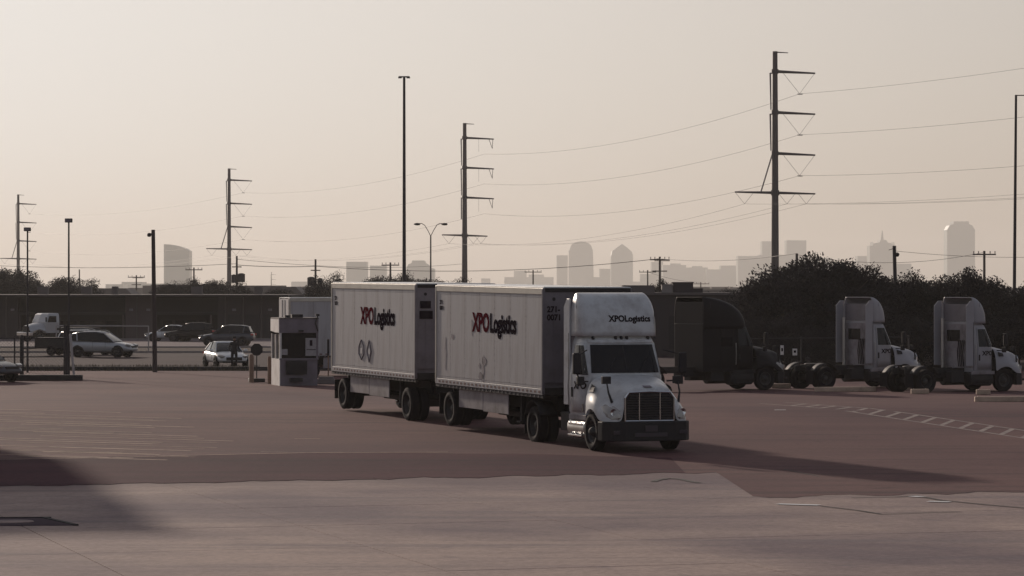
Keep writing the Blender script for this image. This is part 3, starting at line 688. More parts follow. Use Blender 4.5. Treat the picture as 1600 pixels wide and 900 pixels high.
# ------------------------------------------------------------------ cars
def make_car(label, loc, rz, kind='sedan', paint='white_paint', group=None, rails=False):
    T = thing('parked_car', label, 'car', loc, rz, group)
    P = M[paint]; suv = kind == 'suv'
    L = 2.28; W_ = .92; dz = .14 if suv else 0
    if suv:
        tab = [(-2.28, .62, .98, .80, .45), (-2.15, .98, 1.08, .90, .36), (-1.5, 1.04, 1.14, .92, .34), (0, .99, 1.08, .93, .32), (.9, .97, 1.04, .93, .32), (1.2, .95, 1.00, .92, .34), (1.9, .82, .90, .88, .36), (2.2, .66, .74, .78, .40), (2.3, .55, .60, .64, .44)]
    else:
        tab = [(-2.3, .55, .85, .70, .42), (-2.2, .84, .98, .82, .34), (-1.6, .90, 1.02, .89, .28), (0, .86, .94, .91, .26), (.8, .86, .93, .91, .26), (1.1, .84, .92, .90, .28), (1.8, .70, .80, .86, .30), (2.15, .58, .66, .76, .34), (2.27, .50, .54, .62, .38)]
    rows = []
    for x, zs, zt, w, zb in tab:
        hp = [(0, zt), (w * .55, zt * .995), (w * .86, (zs + zt) / 2), (w, zs * .88), (w * 1.0, (zs + zb) / 2), (w * .96, zb + .03), (w * .7, zb), (0, zb)]
        rows.append([(x, -y, z) for y, z in reversed(hp)][:-1] + [(x, y, z) for y, z in hp][0:])
    b = MB().grid(rows); b.cap(rows[0]); b.cap(rows[-1])
    b.build('body', P, T, smooth=True, sub=1, weld=True)
    # greenhouse
    if suv: gh = [(-2.05, 1.10, 1.12, .80, .80), (-1.85, 1.08, 1.56, .80, .62), (-1.2, 1.06, 1.66, .83, .64), (-.2, 1.03, 1.68, .84, .65), (.35, 1.02, 1.58, .83, .62), (1.12, 1.00, 1.03, .78, .76)]
    else: gh = [(-1.75, .98, 1.0, .74, .72), (-1.15, .96, 1.36, .78, .58), (-.7, .92, 1.43, .80, .60), (-.1, .90, 1.44, .80, .61), (.30, .90, 1.36, .80, .58), (1.02, .90, .93, .76, .74)]
    rows = [[(x, -wb_, z0), (x, -(wb_ + wt) / 2 - .02, (z0 + z1) / 2), (x, -wt, z1), (x, -wt * .5, z1 + .02), (x, wt * .5, z1 + .02), (x, wt, z1), (x, (wb_ + wt) / 2 + .02, (z0 + z1) / 2), (x, wb_, z0)] for x, z0, z1, wb_, wt in gh]
    MB().grid(rows).build('windows', M['glass'], T, smooth=True)
    rf = [[(x, -wt - .015, z1 - .03), (x, -wt * .8, z1 + .03), (x, 0, z1 + .04), (x, wt * .8, z1 + .03), (x, wt + .015, z1 - .03)] for x, z0, z1, wb_, wt in gh[1:5]]
    MB().grid(rf).build('roof', P, T, smooth=True, solid=.02)
    for sy in (-1, 1):
        def pil(i, j, r=.03):
            a, c = gh[i], gh[j]; MB().tube([(a[0], sy * (a[3] + .005), a[1]), (c[0], sy * (c[4] + .005), c[2])], r, 5).build('pillar', P, T)
        pil(5, 4); pil(0, 1, .045 if suv else .05)
        xm = -.35; MB().tube([(xm, sy * .83, gh[3][1]), (xm - .05, sy * .63, gh[3][2])], .025, 5).build('pillar', M['black_plastic'], T)
        if suv: MB().tube([(-1.45, sy * .84, 1.06), (-1.55, sy * .66, 1.62)], .05, 5).build('pillar', P, T)
        for x in (-1.38, 1.40):
            r = .36 if suv else .33
            MB().lathe([(0, 0), (r * 1.17, 0), (r * 1.17, .03), (0, .03)], (x, sy * (W_ - .035), r + .02), 'y', 24, sgn=sy).build('wheel_arch', M['black_plastic'], T)
            wheel(T, x, sy * (W_ - .09), r, .23, side=sy, rimmat='rim', dish=.02)
        MB().box((.75, sy * 1.0, (1.08 if suv else .98)), (.14, .20, .13)).build('wing_mirror', M['black_plastic'] if suv else P, T, bevel=.03)
        zl = .80 if suv else .66
        MB().box((2.06, sy * .68, zl), (.34, .26, .12), (0, R(12), R(-32 * sy))).build('headlight', M['lens'], T, bevel=.03)
        MB().box((-2.16, sy * .70, zl + .13), (.22, .22, .15), (0, 0, R(30 * sy))).build('tail_light', M['red_lamp'], T, bevel=.02)
        if rails: MB().tube([(-1.6, sy * .60, 1.66), (-1.4, sy * .60, 1.75), (0, sy * .60, 1.77), (.3, sy * .58, 1.66)], .02).build('roof_rail', M['alu'], T)
        for x in (-.35, .55): MB().box((x, sy * (W_ + .0), .72 + dz), (.012, .012, .5)).build('door_seam', M['black_plastic'], T)
    MB().box((2.22, 0, .52 + dz), (.10, .9, .18)).box((2.16, 0, .34 + dz), (.2, 1.3, .10)).build('grille', M['black_plastic'], T, bevel=.02)
    return T
G = lambda x, Y: (px(x, Y), Y, g(Y))
make_car('white SUV seen side-on in the lot behind the left fence, nose to the right', G(160, 212), R(-14), 'suv', 'silver_paint', rails=True)
make_car('white SUV with roof rails mostly hidden behind the side-on white SUV', G(140, 221), R(-10), 'suv', 'white_paint', rails=True)
make_car('white sedan facing the camera beside the guard booth', G(352, 181), R(-72), 'sedan', 'white_paint')
make_car('dark car cut off by the left edge in front of the fence', (px(-38, 150), 150, g(150)), R(-32), 'suv', 'dark_blue_paint')
make_car('white sedan on the far road left of the dark cars', G(266, 290), R(172), 'sedan', 'white_paint')
make_car('dark wagon on the far road directly right of the white sedan', G(297, 288), R(178), 'suv', 'dark_paint')
make_car('dark hatchback on the far road behind the white sedan by the booth', G(355, 262), R(175), 'suv', 'dark_blue_paint')
make_car('silver car under the trees between the two parked day cab tractors', G(1418, 232), R(160), 'sedan', 'white_paint')
make_car('pale car low behind the rightmost tractor and under the trees', G(1582, 205), R(176), 'sedan', 'silver_paint')
make_car('white car glimpsed beyond the hood of the middle day cab', G(1446, 196), R(176), 'sedan', 'white_paint')

# white work truck with a dark flat bed
Yw = 286
T = thing('work_truck', 'white conventional cab work truck with dark flat bed behind the left fence', 'truck', (px(66, Yw), Yw, g(Yw)), R(180 + 42))
MB().grid(halfrows([(1.75, [(0, 1.45), (.5, 1.42), (.62, 1.2), (.66, .8)]), (1.3, [(0, 1.58), (.55, 1.55), (.8, 1.3), (1.1, 1.1)]), (.9, [(0, 1.68), (.6, 1.65), (.9, 1.35), (1.15, 1.2)]), (.3, [(0, 1.76), (.7, 1.74), (1.0, 1.4), (1.12, .8)])])).build('hood', M['silver_paint'], T, smooth=True, sub=1)
b = MB(); rows = []
for z, xa, w_ in ((.8, .35, 1.1), (1.75, .35, 1.12), (2.45, .05, 1.02), (2.55, -.1, .9)):
    rows.append([(-1.1, -w_, z), (xa, -w_, z), (xa + .1, 0, z), (xa, w_, z), (-1.1, w_, z)])
b.grid(rows, close=True).cap(rows[-1]).build('cab', M['silver_paint'], T, bevel=.04)
for sy in (-1, 1):
    MB().prism([(-.75, 1.75), (.18, 1.75), (-.03, 2.3), (-.75, 2.3)], 'y', sy * 1.10, sy * 1.13).build('window', M['glass'], T)
    wheel(T, .95, sy * .98, .5, .28, side=sy); wheel(T, -3.0, sy * .98, .5, .28, side=sy, dual=True)
    MB().box((.45, sy * 1.3, 2.0), (.1, .16, .42)).build('mirror', M['black_plastic'], T, bevel=.03)
MB().box((1.85, 0, .72), (.3, 2.2, .32)).build('bumper', M['chrome'], T, bevel=.04)
MB().box((1.74, 0, 1.12), (.06, .95, .5)).build('grille', M['black_plastic'], T)
MB().box((-3.1, 0, 1.15), (4.6, 2.4, .22)).box((-3.0, 0, .8), (4.8, .8, .25)).box((-1.2, 0, 1.7), (.08, 2.3, .9)).build('flat_bed', M['chassis'], T, bevel=.02)

# dark enclosed utility trailer between truck and SUV
T = thing('utility_trailer', 'low dark utility trailer parked in front of the white work truck', 'trailer', G(86, 218), R(172))
MB().box((0, 0, .85), (2.4, 1.7, .75)).build('bed', M['chassis'], T, bevel=.04)
MB().tube([(1.2, 0, .5), (2.2, 0, .45)], .05).build('drawbar', M['chassis'], T)
for sy in (-1, 1): wheel(T, 0, sy * .9, .33, .2, side=sy); MB().box((-1.22, sy * .6, .75), (.04, .2, .12)).build('tail_light', M['red_lamp'], T)

# ------------------------------------------------------------------ person beside the white sedan
def make_person(label, loc, rz, h=1.74):
    T = thing('person', label, 'person', loc, rz)
    J = {'pel': (0, 0, .95), 'waist': (0, .01, 1.10), 'chest': (0, .0, 1.32), 'neck': (0, -.01, 1.48), 'head0': (0, -.02, 1.56), 'head1': (0, -.03, 1.68), 'top': (0, -.02, 1.74)}
    E = [('pel', 'waist'), ('waist', 'chest'), ('chest', 'neck'), ('neck', 'head0'), ('head0', 'head1'), ('head1', 'top')]
    rad = {'pel': (.17, .13), 'waist': (.15, .11), 'chest': (.19, .13), 'neck': (.06, .06), 'head0': (.07, .08), 'head1': (.085, .10), 'top': (.05, .06)}
    for s_, n in ((-1, 'r'), (1, 'l')):
        for k, p, r in (('sh', (.19 * s_, 0, 1.41), .075), ('el', (.27 * s_, .04, 1.14), .05), ('wr', (.24 * s_, -.16, .98), .034), ('ha', (.22 * s_, -.24, .95), .035),
                        ('hip', (.10 * s_, 0, .88), .105), ('kn', (.12 * s_, -.03 * s_, .50), .068), ('an', (.13 * s_, .02, .10), .045), ('toe', (.15 * s_, -.16, .05), .042)):
            J[k + n] = p; rad[k + n] = (r, r)
        E += [('chest', 'sh' + n), ('sh' + n, 'el' + n), ('el' + n, 'wr' + n), ('wr' + n, 'ha' + n), ('pel', 'hip' + n), ('hip' + n, 'kn' + n), ('kn' + n, 'an' + n), ('an' + n, 'toe' + n)]
        for f in range(5):
            k = 'f%d%s' % (f, n); J[k] = (.22 * s_ + (f - 2) * .018, -.30 - .012 * (2 - abs(f - 2)), .935 - .012 * (f % 2)); rad[k] = (.009, .009); E.append(('ha' + n, k))
    ks = list(J); idx = {k: i for i, k in enumerate(ks)}
    m = bpy.data.meshes.new('body'); m.from_pydata([J[k] for k in ks], [(idx[a], idx[c]) for a, c in E], [])
    o = bpy.data.objects.new('body', m); COL.objects.link(o); o.parent = T
    sm = o.modifiers.new('skin', 'SKIN')
    if not m.skin_vertices: 
        bpy.context.view_layer.objects.active = o
    for i, k in enumerate(ks):
        m.skin_vertices[0].data[i].radius = rad[k]
    m.skin_vertices[0].data[0].use_root = True
    s2 = o.modifiers.new('sub', 'SUBSURF'); s2.levels = s2.render_levels = 1
    m.materials.append(M['cloth_dark'])
    MB().lathe([(0, .11), (.06, .10), (.095, .05), (.105, 0), (.09, -.03)], (0, -.015, 1.70), 'z', 14).build('hair', M['cloth_dark'], T, smooth=True)
    MB().lathe([(.02, .075), (.06, .05), (.078, 0), (.06, -.06), (.02, -.09)], (0, -.045, 1.625), 'z', 12).build('face', M['skin'], T, smooth=True)
    return T
try: make_person('person in dark clothes standing at the front of the white sedan by the booth', (px(366, 178.0), 178.0, g(178)), R(15))
except Exception as e: print('person', e)

# ------------------------------------------------------------------ guard booth and gear around it
Yb_ = 143
bx, by = px(437, Yb_), Yb_      # near-left corner
T = thing('guard_booth', 'small guard booth with dark windows and white sunlit left wall at the gate', 'booth', (bx, by, g(by)), R(13))
bw, bd, bh = 1.74, 2.45, 2.98
MB().box((bw / 2, bd / 2, .60), (bw - .06, bd - .06, 1.18)).build('lower_wall', M['booth_grey'], T)  # walls off the sun: their shade is in the grey
MB().box((.0 + .015, bd / 2, .60), (.03, bd - .04, 1.2)).build('side_wall_panel', M['booth_lit_white'], T)  # skin on the sun side, its brightness painted in
MB().box((bw / 2, bd / 2, 1.78), (bw - .12, bd - .12, 1.2)).build('glazing', M['glass'], T)
for x, y in ((.04, .04), (bw - .04, .04), (.04, bd - .04), (bw - .04, bd - .04), (.04, bd * .5)):
    MB().box((x, y, 1.78), (.09, .09, 1.2)).build('corner_post', M['booth_lit_white' if x < .1 else 'booth_grey'], T)
MB().box((bw / 2, -.0, 1.20), (bw + .04, .06, .07)).build('window_sill', M['booth_grey'], T)
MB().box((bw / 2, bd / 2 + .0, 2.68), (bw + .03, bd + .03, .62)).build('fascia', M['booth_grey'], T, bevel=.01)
MB().box((-.025, bd / 2, 2.68), (.03, bd, .60)).build('fascia_side', M['booth_lit_white'], T)  # lit side of the fascia, lightened by colour
MB().box((bw / 2, bd / 2, 3.02), (bw + .06, bd + .06, .06)).build('roof', M['roof_grey'], T)
b = MB().box((.9, .8, 3.12), (.5, .4, .16)).box((.45, .6, 3.10), (.25, .2, .12)); b.build('roof_unit', M['chassis'], T)
MB().box((.14, .02, 1.40 + .12), (.34, .02, .26)).build('window_notice', M['poster'], T).location = (.05, 0, 0)
MB().box((1.42, .02, 1.74), (.50, .02, .80)).build('window_notice', M['poster'], T)
for z in (1.62,): MB().box((1.42, .005, z), (.42, .01, .03)).build('notice_line', M['logo_dark'], T)
MB().box((1.42, .003, 1.92), (.12, .01, .26)).build('notice_mark', M['logo_dark'], T)
MB().box((.75, -.06, .82), (.95, .12, .60)).build('cooling_unit', M['black_plastic'], T, bevel=.02)
MB().box((.72, -.14, .28), (.55, .30, .16)).build('step', M['black_plastic'], T)
for z in (.62, .68, .74, .80, .86, .92, .98): MB().box((.75, -.13, z), (.85, .015, .02)).build('louvre', M['chassis'], T)
MB().tube([(-.16, .30, 2.35), (-.38, .18, 2.42)], .05).box((-.1, .35, 2.36), (.3, .1, .06)).build('floodlight', M['chassis'], T)
MB().tube([(1.72, -.05, 2.45), (1.60, -.12, 2.8), (1.72, -.08, 3.2)], .03).box((1.7, -.1, 3.17), (.16, .12, .10)).build('camera_arm', M['chassis'], T)
MB().box((.95, -.10, 2.46), (.22, .12, .08)).build('lamp', M['chassis'], T, bevel=.02)
def post(name, label, cat, x, y_top, y_bot, m, r=.09, group=None, lean=0):
    X, Y = gp(x, y_bot); h = pz(y_top, Y) - g(Y)
    o = MB().lathe([(0, 0), (r, 0), (r, h - r), (r * .7, h - .02), (0, h)], (0, 0, 0), 'z', 12).build(name, M[m], None, smooth=True, loc=(X, Y, g(Y)))
    o.rotation_euler.y = lean
    return tag(o, label, cat, group)
post('bollard', 'short brown bollard left of the guard booth beside the round sign', 'bollard', 393, 553, 598, 'bollard', .11)
post('bollard', 'tall brown post standing in front of the booth white side wall', 'bollard', 421, 556, 600, 'bollard', .085)
post('bollard', 'brown bollard in front of the booth below the window notice', 'bollard', 481, 560, 602, 'bollard', .08)
X, Y = gp(401, 597)
T = thing('sign_post', 'dark octagonal sign on a post left of the guard booth', 'sign', (X, Y, g(Y)), R(8))
MB().tube([(0, 0, .1), (0, 0, 1.75)], .03).build('post', M['pole_dark'], T)
MB().prism([(.30 * math.cos(R(22.5 + 45 * k)), 1.52 + .30 * math.sin(R(22.5 + 45 * k))) for k in range(8)], 'y', -.05, -.035).build('sign_face', M['chassis'], T)
MB().box((0, 0, .09), (.75, .75, .18)).build('base', M['chassis'], T, bevel=.03)
X, Y = gp(513, 596)
T = thing('marker_post', 'slim post with a dark panel between the booth and the rear trailer', 'sign', (X, Y, g(Y)))
MB().tube([(0, 0, 0), (0, 0, 2.0)], .035).build('post', M['bollard'], T)
MB().box((0, -.04, 1.6), (.11, .03, .75)).build('panel', M['chassis'], T)
# planter with clutter between booth and trailer
X, Y = gp(506, 600)
tag(MB().box((0, 0, .12), (1.0, .5, .24)).box((.1, 0, .28), (.7, .3, .12)).build('concrete_block', M['kerb'], None, bevel=.03, loc=(X, Y, g(Y))), 'low grey concrete block on the ground right of the booth', 'block')

# ------------------------------------------------------------------ fences
def fence(label, name, pts, h, post_step, rails, mesh_on=True, pm='pole_dark', group=None, base=False):
    T = thing(name, label, 'fence', (pts[0][0], pts[0][1], 0))
    o = Vector((pts[0][0], pts[0][1], 0))
    for (x0, y0), (x1, y1) in zip(pts, pts[1:]):
        Ln = math.hypot(x1 - x0, y1 - y0); n = max(1, round(Ln / post_step))
        at = lambda t, z: Vector((x0 + (x1 - x0) * t, y0 + (y1 - y0) * t, g(y0 + (y1 - y0) * t) + z)) - o
        for i in range(n + 1): MB().tube([at(i / n, -.1), at(i / n, h + .05)], .04, 6).build('post', M[pm], T)
        for z in rails: MB().tube([at(0, z), at(1, z)], .028, 5).build('rail', M[pm], T)
        if mesh_on:
            b = MB(); st = .16; k = int(Ln / st)
            for i in range(k + int(h / st)):
                for s_ in (1, -1):
                    a0 = i * st if s_ > 0 else (i - h / st) * st; a1 = a0 - s_ * h * 1.0 if s_ > 0 else a0 + h
                    t0, t1 = a0 / Ln, a1 / Ln; z0, z1 = 0, h
                    def cl(t0, z0, t1, z1):
                        if t0 > 1: z0 += (z1 - z0) * (t0 - 1) / (t0 - t1); t0 = 1
                        if t0 < 0: z0 += (z1 - z0) * (0 - t0) / (t1 - t0); t0 = 0
                        return t0, z0
                    if (t0 > 1 and t1 > 1) or (t0 < 0 and t1 < 0): continue
                    a = cl(t0, z0, t1, z1); c = cl(t1, z1, t0, z0)
                    b.tube([at(*a), at(*c)], .0035, 3, cap=False)
            tag(b.build('chain_mesh', M[pm], T, fix=False), kind='stuff')
    return T
a0 = gp(-60, 594); a1 = gp(105, 593)
fence('dark chain link fence in front of the parking lot at the left edge', 'chain_link_fence', [a0, a1], 2.05, 2.2, (.15, 1.1, 2.0))
o = MB().box((0, 0, .14), (6.5, .5, .28)).build('barrier_beam', M['chassis'], None, bevel=.04, loc=((a0[0] + a1[0]) / 2 + .2, a0[1] - .9, g(a0[1])))
tag(o, 'long low dark beam lying on the ground before the left fence', 'barrier')
post('fence_post', 'pale leaning post at the right end of the left fence', 'post', 116, 521, 593, 'pipe', .06, lean=R(-5))
fence('chain link fence with pale top rail behind the parked tractors', 'chain_link_fence', [(px(1165, 152), 152), (px(1420, 158), 158)], 2.05, 3.0, (2.0,), True, 'pole_dark')
post('fence_post', 'thick dark post in the left fence beside the cut-off dark car', 'post', 34, 523, 592, 'chassis', .10)
# pale pipe goal-like frame in the lot
Yg = 232
T = thing('pipe_frame', 'pale pipe barrier frame behind the white SUV in the lot', 'barrier', (px(88, Yg), Yg, g(Yg)))
wX = (232 - 88) * Yg / F; hZ = pz(509, Yg) - g(Yg)
for x in (0, wX): MB().tube([(x, 0, 0), (x, 0, hZ)], .05).build('post', M['pipe'], T)
MB().tube([(0, 0, hZ), (wX, 0, hZ - .03)], .05).build('crossbar', M['pipe'], T)
# long dark low hedge line along the lot
# small notices on the fence behind the dark tractor
for x, yt, w_, h_, lb in ((1222, 547, .16, .45, 'narrow white notice on the fence beyond the dark tractor hood'), (1242, 550, .22, .32, 'small square white notice on the fence right of the narrow one')):
    Y = 151.5; T = thing('fence_notice', lb, 'sign', (px(x, Y), Y, pz(yt, Y)))
    MB().box((0, 0, 0), (w_, .02, h_)).build('board', M['sign_white'], T)
    MB().box((0, -.015, .02), (w_ * .5, .01, h_ * .35)).build('print', M['logo_dark'], T)

# ------------------------------------------------------------------ timber wheel stops
for i, (x0, x1, y, m, lb) in enumerate([(1206, 1236, 607, 'timber', 'pale block at the front wheel of the dark sleeper tractor'),
        (1296, 1347, 611, 'timber', 'long pale block lying below the middle day cab tractor'),
        (1398, 1422, 610, 'timber', 'short pale block just left of the rightmost tractor rear wheels'),
        (1424, 1452, 616, 'timber', 'pale block in front of the rear wheels of the rightmost tractor'),
        (1526, 1548, 617, 'timber', 'short pale block left of the long one under the rightmost tractor'),
        (1543, 1606, 627, 'timber', 'longest brown block at the right edge near the rightmost tractor')]):
    a = gp(x0, y); c = gp(x1, y + (2 if i in (1, 5) else 0)); Ln = math.hypot(c[0] - a[0], c[1] - a[1])
    b = MB().box((0, 0, .11), (Ln, .24, .20)); b.box((Ln / 2 - .12, 0, .11), (.05, .26, .22)); b.box((-Ln / 2 + .12, 0, .11), (.05, .26, .22))
    o = b.build('wheel_stop', M[m], None, bevel=.025, loc=((a[0] + c[0]) / 2, (a[1] + c[1]) / 2 + .12, g(a[1])))
    o.rotation_euler = (0, R((-1) ** i * .5), R(-6 + 4 * i % 7)); tag(o, lb, 'wheel stop', 'wheel stops along the parked tractors')

# ------------------------------------------------------------------ light poles
def pole_at(x, y_top, Y): return (px(x, Y), Y, g(Y)), pz(y_top, Y) - g(Y)
l, h = pole_at(631.5, 120, 230)
T = thing('light_mast', 'very tall dark light mast rising behind the rear trailer', 'light pole', l)
MB().tube([(0, 0, 0), (0, 0, h)], [.15, .09], 12).build('pole', M['pole_dark'], T, smooth=True)
MB().box((0, 0, h), (.78, .12, .09)).build('crossarm', M['pole_dark'], T)
for x in (-.30, .30): MB().box((x, -.05, h - .06), (.24, .3, .10)).build('floodlight', M['black_plastic'], T, bevel=.02)
l, h = pole_at(1584, 149, 200)
T = thing('light_mast', 'tall dark light mast with one arm at the right edge', 'light pole', l)
MB().tube([(0, 0, 0), (.14, 0, h)], [.12, .075], 12).build('pole', M['pole_dark'], T, smooth=True)
MB().box((.5, 0, h), (.85, .08, .06)).build('arm', M['pole_dark'], T)
MB().box((.95, 0, h - .05), (.4, .3, .12)).build('floodlight', M['black_plastic'], T, bevel=.02)
for x, yt, Y, lb in ((107.5, 342, 156, 'slim pole with square floodlight head rising by the fence end'), (43, 356, 168, 'slim pole with square floodlight head nearest the left edge')):
    l, h = pole_at(x, yt, Y); T = thing('light_pole', lb, 'light pole', l)
    MB().tube([(0, 0, 0), (0, 0, h - .1)], [.06, .04], 10).build('pole', M['pole_dark'], T, smooth=True)
    MB().tube([(-.15, 0, 0), (-.15, 0, 2.6)], .11, 10).build('lower_post', M['pole_dark'], T) if x > 100 else None
    MB().box((0, -.05, h - .08), (.34, .30, .20)).build('floodlight', M['black_plastic'], T, bevel=.02)
    MB().box((0, -.21, h - .08), (.28, .02, .14)).build('lens', M['booth_grey'], T)
l, h = pole_at(242, 359, 169)
T = thing('light_pole', 'thick dark wooden pole with a round lamp on its left, left of the booth', 'light pole', l)
MB().tube([(0, 0, 0), (-.09, 0, h)], [.13, .10], 10).build('pole', M['pole_wood'], T, smooth=True)
MB().tube([(-.09, 0, h - .2), (-.28, 0, h - .22)], .03).build('arm', M['pole_dark'], T)
MB().lathe([(0, .10), (.08, .08), (.12, 0), (.09, -.1), (0, -.12)], (-.30, 0, h - .26), 'z', 12).build('lamp', M['black_plastic'], T, smooth=True)
l, h = pole_at(673, 348, 262)
T = thing('street_lamp', 'street lamp with two curved arms beside the tall mast', 'street lamp', l)
MB().tube([(0, 0, 0), (0, 0, h - 1.1)], [.085, .055], 8).build('pole', M['pole_steel'], T, smooth=True)
for s_ in (-1, 1):
    MB().tube([(0, 0, h - 1.1), (s_ * .25, 0, h - .6), (s_ * .5, 0, h - .2), (s_ * .75, 0, h - .05), (s_ * .95, 0, h - .08)], .032, 6).build('arm', M['pole_steel'], T, smooth=True)
    MB().lathe([(0, -.28), (.07, -.2), (.11, 0), (.09, .2), (0, .28)], (s_ * 1.12, 0, h - .12), 'x', 10).build('lamp_head', M['black_plastic'], T, smooth=True)

# ------------------------------------------------------------------ transmission towers (tubular poles) and their wires
TW = [(1211, 430, 35.9, None), (726, 590, 34.5, 13.8), (358, 755, 32.3, None), (28.5, 948, 31.8, None), (424, 3600, 22.0, None)]
SP = 5.5
tops = []
labs = ['tallest steel transmission pole, right of the trailers, with four arms', 'steel transmission pole rising behind the front trailer roof', 'steel transmission pole left of the guard booth above the low building',
        'pale far transmission pole near the left edge', 'tiny faint transmission pole on the skyline above the booth']
for i, (x, Y, Zt, cross) in enumerate(TW):
    X = px(x, Y); T = thing('transmission_pole', labs[i], 'power pole', (X, Y, 0), 0, 'transmission poles')
    zb = g(Y) - .5
    MB().tube([(0, 0, zb), (0, 0, Zt)], [.58, .33], 12).build('shaft', M['pole_steel'], T, smooth=True)
    zc = cross or Zt - 19.0
    arms = [Zt - 2.7, Zt - 2.7 - SP, Zt - 2.7 - 2 * SP]
    MB().tube([(0, 0, Zt - .1), (1.75, 0, Zt - .2)], [.1, .06], 6).build('ground_wire_arm', M['pole_steel'], T)
    vp = []
    for k, za in enumerate(arms):
        MB().tube([(0, 0, za), (5.4, 0, za - .25)], [.22, .11], 8).build('arm', M['pole_steel'], T, smooth=True)
        MB().tube([(0, 0, za - .3), (0, 0, za + .3)], .48, 10).build('collar', M['pole_steel'], T)
        if i != 1:
            b = MB().tube([(1.0, 0, za - .1), (3.3, 0, za - 3.0)], .024, 5).tube([(5.3, 0, za - .3), (3.3, 0, za - 3.0)], .024, 5).tube([(3.0, 0, za - 3.05), (3.7, 0, za - 3.05)], .07, 5)
        else:
            b = MB().tube([(5.2, 0, za - .3), (5.1, 0, za - 2.0)], .05, 5).tube([(4.5, 0, za - .3), (5.1, 0, za - 2.0)], .05, 5).tube([(2.6, 0, za - .2), (2.6, 0, za - 2.6)], .02, 4)
        b.build('insulator_string', M['insulator'], T)
        vp.append(Vector((X + (3.3 if i != 1 else 3.6), Y, za - 3.0)))
        if k < 2: MB().tube([(-.65, 0, za - .2), (-.55, 0, za - SP + .35)], [.13, .09], 6).tube([(-.65, 0, za - .25), (0, 0, za - .2)], .09, 5).build('post_insulator', M['insulator'], T)
    if i != 1: MB().tube([(-.4, 0, arms[2] - .2), (-1.9, 0, zc + .1)], .11, 6).build('brace', M['insulator'], T)
    else: MB().tube([(-.6, 0, arms[2]), (-.6, 0, arms[2] - 4)], .12, 6).build('post_insulator', M['insulator'], T)
    xl, xr = (-5.4, 5.4) if i != 1 else (-4.2, 4.2)
    MB().tube([(xl, 0, zc + .1), (0, 0, zc), (xr, 0, zc - .15)], [.10, .2, .10], 8).build('crossarm', M['pole_steel'], T, smooth=True)
    MB().tube([(0, 0, zc - .35), (0, 0, zc + .35)], .56, 10).build('collar', M['pole_steel'], T)
    lp = []
    for xa in ((xl + 1.3), 1.6, xr - 1.2):
        MB().tube([(xa - 1.2, 0, zc), (xa, 0, zc - 1.5)], .022, 4).tube([(xa + 1.2, 0, zc), (xa, 0, zc - 1.5)], .022, 4).build('insulator_string', M['insulator'], T)
        lp.append(Vector((X + xa, Y, zc - 1.5)))
    tops.append([Vector((X + 1.75, Y, Zt - .2))] + vp + lp)
T0 = [p + Vector((44, -160, 0)) for p in tops[0]]
wi = 0
def wire(a, c, sag, r=.04, label=None, n=28):
    pts = [a.lerp(c, t / n) - Vector((0, 0, 4 * sag * (t / n) * (1 - t / n))) for t in range(n + 1)]
    o = MB().tube([p - a for p in pts], r, 4).build('power_line', M['wire'], None, loc=tuple(a), fix=False)
    return tag(o, label, 'wire', 'power lines')
nm = ['highest thin ground wire', 'top conductor', 'second conductor', 'third conductor', 'left low wire', 'middle low wire', 'right low wire']
seg = [(T0, tops[0], 'from the tallest pole to the right edge'), (tops[0], tops[1], 'between the tallest pole and the one behind the trailers'),
       (tops[1], tops[2], 'from the pole behind the trailers to the next one left'), (tops[2], tops[3], 'between the two leftmost transmission poles')]
for si, (A, B, w_) in enumerate(seg):
    for k in range(7):
        if k == 0: continue
        wire(A[k], B[k], (1.35, 2.3, 2.3, 2.2)[si] * (1 if k < 4 else .9), (.022 if k < 4 else .018) * (.8 if si == 0 else 1), nm[k] + ' ' + w_)

# ------------------------------------------------------------------ wooden utility poles and low wires
UP = [(213, 430, 640, 1, 'utility pole with double crossarm left of the pale curved tower'), (143, 437, 900, 1, 'tiny utility pole with crossarm right of the left tree clump'),
      (124, 421, 700, 0, 'thin bare utility pole behind the left tree clump'), (303, 418, 560, 1, 'utility pole above the hedge right of the curved tower'),
      (370, 400, 440, 2, 'utility pole carrying a big transformer beside the left steel pole'), (493, 405, 430, 2, 'utility pole with transformer above the booth trailer'),
      (610, 410, 470, 1, 'utility pole just left of the very tall mast'), (833, 422, 640, 1, 'utility pole above the front trailer roof'),
      (1031, 401, 420, 3, 'utility pole with wide double crossarms behind the tractor roof'), (1012, 422, 640, 1, 'thin T-shaped utility pole left of the wide-armed one'),
      (1095, 441, 800, 1, 'small utility pole above the dark sleeper tractor'), (1245, 396, 330, 0, 'bare utility pole sticking out of the right trees'),
      (1538, 392, 360, 1, 'T-shaped utility pole right of the octagonal tower')]
tp = {}
